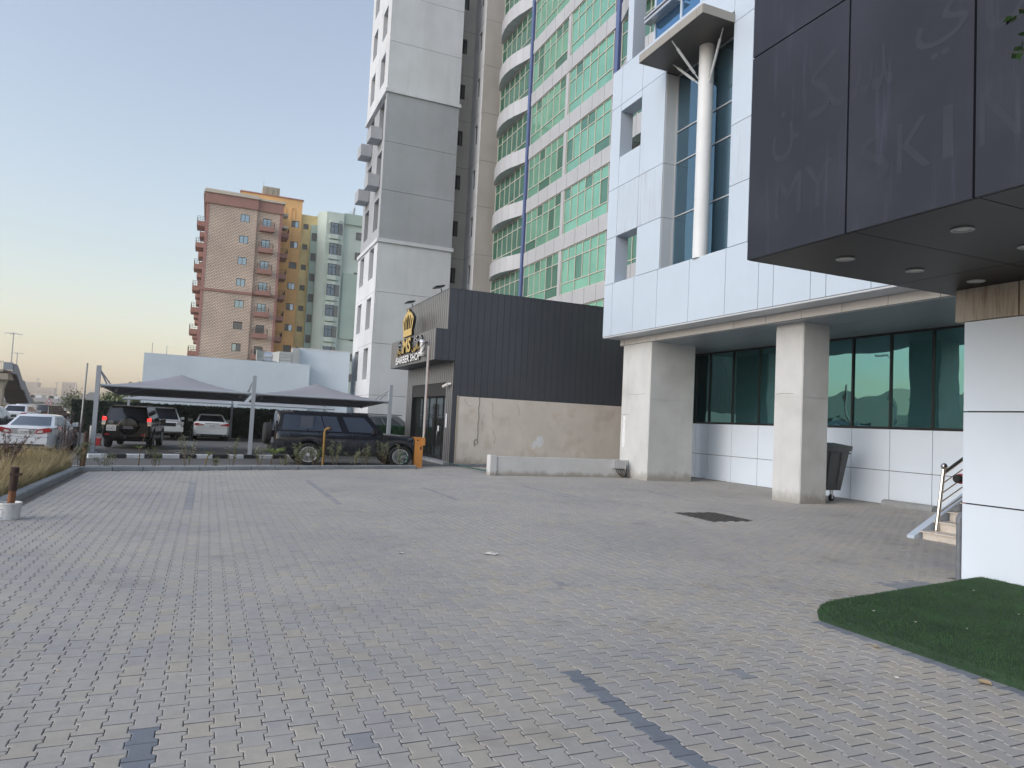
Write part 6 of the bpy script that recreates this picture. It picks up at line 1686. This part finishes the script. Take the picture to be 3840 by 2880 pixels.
DEF = dict(L=4.62, W=1.95, r=0.40, xw=(1.02, 4.02), zmid=0.92, er=.12, pr=.05, ef=.4, pf=.14, arch=1.16,
    top=[(0, 1.20), (0.1, 1.22), (3.3, 1.21), (3.5, 1.20), (4.45, 1.15), (4.59, 1.06), (4.62, .95)], bot=[(0, 0.55), (0.2, 0.42), (4.4, 0.42), (4.62, 0.55)], crown=0.03,
    gh=dict(xb=(0.03, 3.42), xr=(0.12, 2.86), wb=0.915, wr=0.83, zb=1.20, zr=1.90, b0=.03, b1=.08, rc=.03),
    side_win=[[(.04, .07), (.27, .07), (.275, .84), (.04, .84)], [(.28, .07), (.435, .07), (.44, .84), (.285, .84)], [(.447, .07), (.60, .07), (.61, .84), (.45, .84)], [(.67, .07), (.945, .07), (.925, .84), (.68, .84)]],
    mirror=(3.02, 1.20), handles=(1.55, 2.50), hz=1.0, doors=(1.32, 2.38, 3.30), mirror_mat='trim', handle_mat='trim', rear_win=(-.8, .8, .12, .85), spokes=5, extras=[])
S = dict(DEF); S['extras'] = [
    ('tail_light', 'red_lamp', (-0.02, 0.02, .80, .9, 1.02, 1.1), True), ('rear_corner', 'trim', (-0.015, 0.03, .72, .93, .70, 1.55), True),
    ('bumper', 'trim', (-0.08, 0.15, -.9, .9, .5, .72), False), ('roof_rail', 'trim', (0.5, 2.9, .72, .77, 1.90, 1.95), True), ('side_pod', 'car_glass_blue', (0.72, 1.12, .888, .902, 1.27, 1.76), True), ('side_step', 'trim', (1.6, 3.4, .9, 1.02, .38, .43), True), ('sill_trim', 'trim', (1.5, 3.5, .955, .978, .44, .56), True), ('wing_vent', 'trim', (3.36, 3.56, .955, .978, .95, 1.1), True), ('headlight', 'clear_lamp', (4.5, 4.63, .55, .8, .86, 1.02), True), ('grille', 'trim', (4.56, 4.63, -.5, .5, .82, 1.0), False)]
c4, h4 = car('dark_offroader', 'boxy dark blue off-roader parked side on with spare wheel and alloy rims', (4.83, 27.3, 0), 88, S, 'car_navy', (1.13, 1.0, 1.0), cat='off-roader', glass='car_glass_blue')
k = MB(); k.lathe([(0.30, 0), (0.385, -0.02), (0.39, -0.18), (0.35, -0.235), (0.2, -0.24), (0.01, -0.22)], (-h4 - 0.06, 0.0, 1.08), axis='x', n=28); k.build('spare_wheel', 'tyre', c4, smooth=True)
k = MB(); k.box(-h4 - 0.07, -h4 + 0.02, -.2, .2, 0.95, 1.2); k.build('spare_bracket', 'trim', c4)
k = MB()
pl = [(0.55 + 0.17 * math.copysign(abs(math.cos(t)) ** .5, math.cos(t)), 1.05 + 0.1 * math.copysign(abs(math.sin(t)) ** .5, math.sin(t))) for t in np.linspace(0, 6.2832, 25)]
k.tube([(x - h4, -0.976, z) for x, z in pl], 0.005, 4); k.build('fuel_flap', 'trim', c4)

CROSS = dict(L=4.45, W=1.85, r=0.345, xw=(0.92, 3.56), zmid=0.68, er=.4, pr=.16, ef=.55, pf=.24, arch=1.14,
    top=[(0, 0.95), (0.12, 1.06), (3.0, 1.0), (4.1, .90), (4.4, .76), (4.45, .68)], bot=[(0, .42), (.2, .30), (4.2, .26), (4.45, .36)], crown=.03,
    gh=dict(xb=(0.18, 3.45), xr=(0.85, 2.4), wb=.84, wr=.64, zb=1.02, zr=1.56, b0=.12, b1=.2, rc=.05),
    side_win=[[(.12, .2), (.33, .1), (.34, .86), (.22, .80)], [(.35, .1), (.58, .1), (.58, .88), (.36, .88)], [(.6, .1), (.88, .1), (.8, .85), (.6, .88)]],
    mirror=(2.8, 1.02), handles=(1.3, 2.2), hz=.86, doors=(1.2, 2.15, 3.1), extras=[])
def cross_extras(p):
    return [('tail_light', 'red_lamp', ([(.88, 1.02), (.5, .96), (.5, .90), (.88, .90)], (-0.015, .22), 0), True), ('licence_plate', 'plate', (-0.012, .0, -.2, .2, .72, .84), False), ('bumper', 'trim', (-.01, .2, -.78, .78, .36, .52), False), ('roof_rail', 'trim', (1.0, 2.6, .58, .61, 1.60, 1.63), True)]
S = dict(CROSS); S['extras'] = cross_extras(0)
car('white_crossover', 'white crossover with slim dark rear lights queueing on the road past the white saloon', (-14.9, 74.0, slope(74)), 5, S, 'car_white', (1.05, 1.1, 1.06), cat='car')
car('grey_hatchback', 'dark grey car cut off by the left edge of the picture', (-10.35, 43.6, slope(43)), 3, S, 'car_grey', (1.05, 1.05, 1.0), cat='car', glass='car_glass_clear')
S = dict(OFFROAD); S['extras'] = cross_extras(0)
car('black_estate', 'black off-roader queueing on the road right of the white crossover', (-15.2, 88.0, slope(88)), 14, S, 'car_black', (1.1, 1.05, 1.0), cat='off-roader')
car('silver_offroader', 'silver off-roader on the road behind the black one and the white crossover', (-18.8, 98.0, slope(98)), 10, S, 'car_silver', (1.1, 1.05, 1.0), cat='off-roader')
car('dark_offroader', 'distant dark off-roader partly hidden by the left end of the hedge screen', (-13.9, 103.0, slope(103)), 6, S, 'car_navy', (1.1, 1.1, 1.0), cat='off-roader')
S = dict(OFFROAD); S['extras'] = [('headlight', 'clear_lamp', (4.5, 4.7, .55, .9, .9, 1.05), True), ('grille', 'trim', (4.6, 4.73, -.5, .5, .78, .98), False), ('bumper', 'car_pearl', (4.5, 4.78, -.88, .88, .5, .74), False), ('roof_rail', 'trim', (0.4, 2.9, .60, .64, 1.84, 1.88), True)]
car('white_offroader', 'white off-roader facing the yard half hidden behind the black one with lit lamps', (-2.45, 46.0, 0), 171, S, 'car_pearl', (1, 1, 1.0), cat='off-roader')
car('silver_estate', 'silver off-roader side on between the dark off-roader bonnet and the shop wall', (9.6, 40.2, 0.15), 90, S, 'car_silver', (1.0, 1.0, 1.0), cat='off-roader', glass='car_glass_clear')

# ================================================================ FAR LEFT: FOOTBRIDGE, MASTS, OVERPASS, SKYLINE
fb = thing('footbridge', 'concrete footbridge over the road with a clad staircase coming down on its right', 'bridge', (-22, 101, -0.4))
FY = 100
k = MB(); k.box(-60, -21.6, FY - 1.2, FY + 1.6, 4.1, 5.0); k.box(-60, -22.1, FY - 1.35, FY + 1.7, 5.0, 5.27); k.build('deck', 'bridge', fb)
k = MB()
k.tube([(-60, FY - 1.3, 6.25), (-22.1, FY - 1.3, 6.18)], 0.04, 5)
for i in range(120):
    x = -22.15 - i * 0.16; k.tube([(x, FY - 1.3, 5.27), (x, FY - 1.3, 6.18)], 0.022, 4, cap=False)
k.build('railing', 'pole_grey', fb)
k = MB(); k.box(-22.1, -21.2, FY - 1.35, FY - 1.2, 5.25, 6.12); k.build('landing_screen', 'bridge_blue', fb)
# staircase: outer cladding and sloping soffit, descending away from the camera
prof = [(FY - 1.2, 6.0), (FY + 0.5, 5.95), (FY + 3.6, 4.22), (FY + 4.5, 4.2), (FY + 8.0, 2.4), (FY + 9.1, 2.36), (FY + 15.2, -0.5)]
low = [(FY + 15.2, -1.2), (FY + 9.1, 1.35), (FY + 8.0, 1.3), (FY + 4.7, 3.05), (FY + 3.4, 3.1), (FY + 0.5, 4.8), (FY - 1.2, 4.85)]
k = MB(); k.prism([(-21.1, y, z) for y, z in prof + low], (-0.12, 0, 0)); k.build('stair_cladding', 'bridge_blue', fb)
k = MB(); k.prism([(-23.4, y, z) for y, z in prof + low], (-0.12, 0, 0)); k.build('stair_cladding', 'bridge_blue', fb)
k = MB()
lw_ = list(reversed(low))
for (a, b), (c, d) in zip(lw_[:-1], lw_[1:]): k.add([(-21.25, a, b), (-23.38, a, b), (-23.38, c, d), (-21.25, c, d), (-21.25, a, b + .3), (-23.38, a, b + .3), (-23.38, c, d + .3), (-21.25, c, d + .3)], [(0, 1, 2, 3), (4, 7, 6, 5), (0, 3, 7, 4), (1, 5, 6, 2), (0, 4, 5, 1), (3, 2, 6, 7)])
k.build('stair_flight', 'bridge_dark', fb)
def pier(x, y, z1, w0, w1, d):
    k = MB(); zb = slope(y) - 0.1
    k.prism([(x - w0, y - d, zb), (x + w0, y - d, zb), (x + w0, y - d, z1 - 1.0), (x + w1, y - d, z1), (x - w1, y - d, z1), (x - w0, y - d, z1 - 1.0)], (0, 2 * d, 0))
    return k.build('pier', 'bridge', fb)
pier(-22.75, FY, 4.1, 0.55, 0.85, 0.45); pier(-22.4, FY + 8.5, 2.2 + .6, 0.55, 1.2, 0.4); pier(-40, FY, 4.1, .55, .9, .45)
k = MB(); k.box(-25, -21.4, FY + 9.5, FY + 9.7, -1, 1.2); k.build('under_stair_wall', 'bridge', fb)
MG = 'tall lamp masts along the far road'
def mast(x, y, ztop, r, lab, ring):
    t = thing('lamp_mast', lab, 'lamp post', (x, y, slope(y)), MG)
    k = MB(); k.tube([(x, y, slope(y)), (x, y, ztop)], r, 6, r2=r * .6); k.build('mast', 'pole_grey', t)
    k = MB(); n = 6
    k.lathe([(ring * .3, ztop), (ring * .35, ztop + .2), (ring * .1, ztop + .5)], (x, y, 0), n=8)
    for i in range(n):
        a = i * 6.283 / n; k.box(x + ring * math.cos(a) - .3, x + ring * math.cos(a) + .3, y + ring * math.sin(a) - .3, y + ring * math.sin(a) + .3, ztop - .2, ztop + .12)
        k.tube([(x, y, ztop + .1), (x + ring * math.cos(a), y + ring * math.sin(a), ztop + .1)], .07, 4)
    k.build('lamp_ring', 'arm', t)
mast(-77.6, 357.9, 29.5, .32, 'tallest lamp mast rising above the footbridge at the far left', 3.0)
mast(-75.6 * 1.35, 357.5 * 1.35, 28.2, .36, 'lamp mast just right of the tallest one above the footbridge stairs', 3.0)
mast(-66.97 * 2, 354.5 * 2, 20.0, .45, 'far lamp mast left of the middle of the skyline gap', 2.2)
mast(-70.6 * 2.3, 356.1 * 2.3, 19.5, .4, 'far lamp mast nearest the footbridge stairs, thin and short', 2.0)
mast(-59.4 * 1.8, 351.3 * 1.8, 16.0, .42, 'far lamp mast left of the hedge screen corner', 2.0)
mast(-46.0 * 2.4, 346 * 2.4, 14.0, .4, 'far lamp mast just left of the slim bare pole', 2.0)
ws_ = thing('warning_sign', 'triangular red bordered road warning sign with two dark figures on a post above the cars', 'road sign', (-14.46, 82.3, slope(82)))
k = MB(); k.tube([(-14.46, 82.35, slope(82)), (-14.46, 82.35, 1.3)], .04, 6); k.build('post', 'pole_grey', ws_)
def tri(s, y, m, nm, z0=1.45):
    k = MB(); k.prism([(-14.46 - s, y, z0 - (s - .45) * .5), (-14.46 + s, y, z0 - (s - .45) * .5), (-14.46, y, z0 - (s - .45) * .5 + s * 1.74)], (0, -0.015, 0)); k.build(nm, m, ws_)
tri(.34, 82.32, 'sign_red', 'border'); tri(.24, 82.30, 'sign_white', 'face', 1.47)
k = MB()
for x in (-14.52, -14.42): k.box(x - .028, x + .028, 82.265, 82.28, 1.62, 1.77)
k.build('figure', 'plate_ink', ws_)
rs = thing('round_sign', 'back of a round road sign seen beyond the hedge screen by the carport post', 'road sign', (-7.15, 54, 0))
k = MB(); k.lathe([(0.36, 0), (0.36, 0.02), (0.01, 0.021)], (-7.1, 54, 2.22), axis='y', n=24); k.build('disc', 'pole_grey', rs); k = MB(); k.tube([(-7.1, 54.05, -.05), (-7.1, 54.05, 2.2)], .035, 6); k.build('post', 'pole_grey', rs)
ov = thing('overpass', 'long low grey flyover crossing beyond the road', 'bridge', (-60, 296, -1.6))
k = MB(); k.prism([(-110, 300, 1.6), (30, 290, 1.3), (30, 296, 1.3), (-110, 306, 1.6)], (0, 0, 1.3)); k.build('deck', 'overpass', ov)
for x in range(-100, 30, 9):
    k = MB(); y = 303 - (x + 110) * .0714; k.box(x - .5, x + .5, y - 1, y + 1, slope(300) - .1, 1.58); k.build('pier', 'overpass', ov)
TG = 'vehicles on the flyover and road far away'
for i in range(14):
    x = -63 + i * 1.9 + hashn(i, 2); y = 300 - (x + 110) * .0714 + 3
    k = MB(); k.prism([(x, y - .8, 2.65), (x + 4.2 * .4, y - .8, 2.65), (x + 1.6, y - .8, 3.3), (x + 1.3, y - .8, 3.75), (x + .4, y - .8, 3.75), (x + .1, y - .8, 3.3)], (0, 1.6, 0))
    tag(k.build('far_car', ['car_white', 'car_silver', 'car_navy'][i % 3]), 'tiny distant %s car on the flyover' % ['white', 'silver', 'dark'][i % 3], 'car', TG)
for i, (x, w, h, y, nm) in enumerate([(-150, 18, 17, 700, 'wide pale block behind the footbridge stairs'), (-132, 12, 13, 700, 'cream block right of the wide pale one on the skyline'), (-118, 9, 19, 720, 'narrow tall block in the middle of the skyline gap'),
                                      (-106, 20, 9, 690, 'low long block on the skyline'), (-86, 16, 11, 760, 'grey pink block on the skyline left of the minaret'), (-66, 14, 8, 700, 'small low block on the skyline by the hedge screen'), (-170, 20, 14, 720, 'pale block at the far left of the skyline')]):
    t = thing('far_building', nm, 'building', (x, y, -2.4), 'pale buildings on the far skyline')
    k = MB(); ops = [(x + .8 + 2.6 * a, x + 2.2 + 2.6 * a, 2 + 3.2 * b, 3.6 + 3.2 * b) for a in range(int((w - 1) / 2.6)) for b in range(int((h - 3) / 3.2))]
    wall(k, 'y', y, x, x + w, -2.5, h, ops, .4); k.box(x, x + w, y + .5, y + 12, -2.5, h); k.build('wall', 'sky_building', t)
mn = thing('minaret', 'slender distant minaret on the skyline left of the slim bare pole', 'minaret', (-105, 700, -2.4))
k = MB(); k.lathe([(1.6, -2.5), (1.5, 8), (2.2, 8.5), (2.2, 9.2), (1.2, 9.4), (1.1, 13), (1.6, 13.3), (1.6, 13.8), (.8, 14), (.7, 16.5), (.05, 20)], (-104.5, 700, 0), n=10); k.build('shaft', 'sky_building', mn)
kf = MB()
for i in range(5200):
    x = -185 + 190 * random.random(); y = 600 + 60 * random.random(); z = -2.4 + (2.5 + 3.2 * vnoise(x * .12, 1)) * random.random() ** .6
    leaf_quad(kf, Vector((x, y, z)), Vector((random.gauss(0, 1), random.gauss(0, 1), random.gauss(0, 1))), 1.6, .6)
tag(kf.build('far_tree_line', 'far_tree'), 'hazy line of distant trees below the skyline', 'trees', kind='stuff')

# ================================================================ ACROSS THE ROAD (seen only in the glass)
ob2 = thing('opposite_house', 'beige flat roofed house across the road mirrored in the teal ground floor glass', 'building', (-60, 70, 0))
ops = [(y, y + 1.4, z, z + 1.2) for y in (52, 57, 62, 66, 71, 76, 81, 86, 92) for z in (1.2, 4.6)]
k = MB(); k.box(-66, -58, 48, 76, -0.5, 7.2); k.box(-68, -58.5, 76.01, 100, -0.5, 8.8); k.build('wall', 'beige', ob2)
k = MB(); k.box(-66, -60, 58, 68, 7.2, 9.6)
for i in range(6): k.box(-60.1, -59.9, 60 + i * .9, 60.5 + i * .9, 9.6, 10.1)
k.build('stair_house', 'beige', ob2)
for o in ops:
    k = MB(); k.box(-58.05 if o[0] < 75 else -58.55, -57.98 if o[0] < 75 else -58.48, *o); k.build('window', 'dark_glass', ob2)
lp_ = thing('street_lamp', 'grey street lamp pole across the lay-by mirrored in the teal glass', 'lamp post', (-12.5, 40, 0))
k = MB(); k.tube([(-12.5, 40, -.2), (-12.5, 40, 8.5)], .11, 8, r2=.07); k.build('pole', 'pole_grey', lp_)
k = MB(); k.tube([(-12.5, 40, 8.5), (-11.2, 40, 8.9)], .05, 6); k.box(-11.3, -10.6, 39.85, 40.15, 8.84, 8.96); k.build('arm', 'pole_grey', lp_)

for o in bpy.data.objects:
    if 'local' in o: del o['local']

# ---- dusty evening air
hm = bpy.data.materials.new('dusty_air'); hm.use_nodes = True
hn = hm.node_tree; hn.nodes.remove(hn.nodes['Principled BSDF'])
pv = hn.nodes.new('ShaderNodeVolumePrincipled'); pv.inputs['Density'].default_value = 0.0004; pv.inputs['Color'].default_value = (1.0, 0.975, 0.94, 1); pv.inputs['Anisotropy'].default_value = 0.2
hn.links.new(pv.outputs[0], hn.nodes['Material Output'].inputs['Volume'])
M['haze'] = hm
k = MB(); k.box(-420, 260, -120, 960, -4.5, 62)
tag(k.build('haze', 'haze'), kind='stuff')
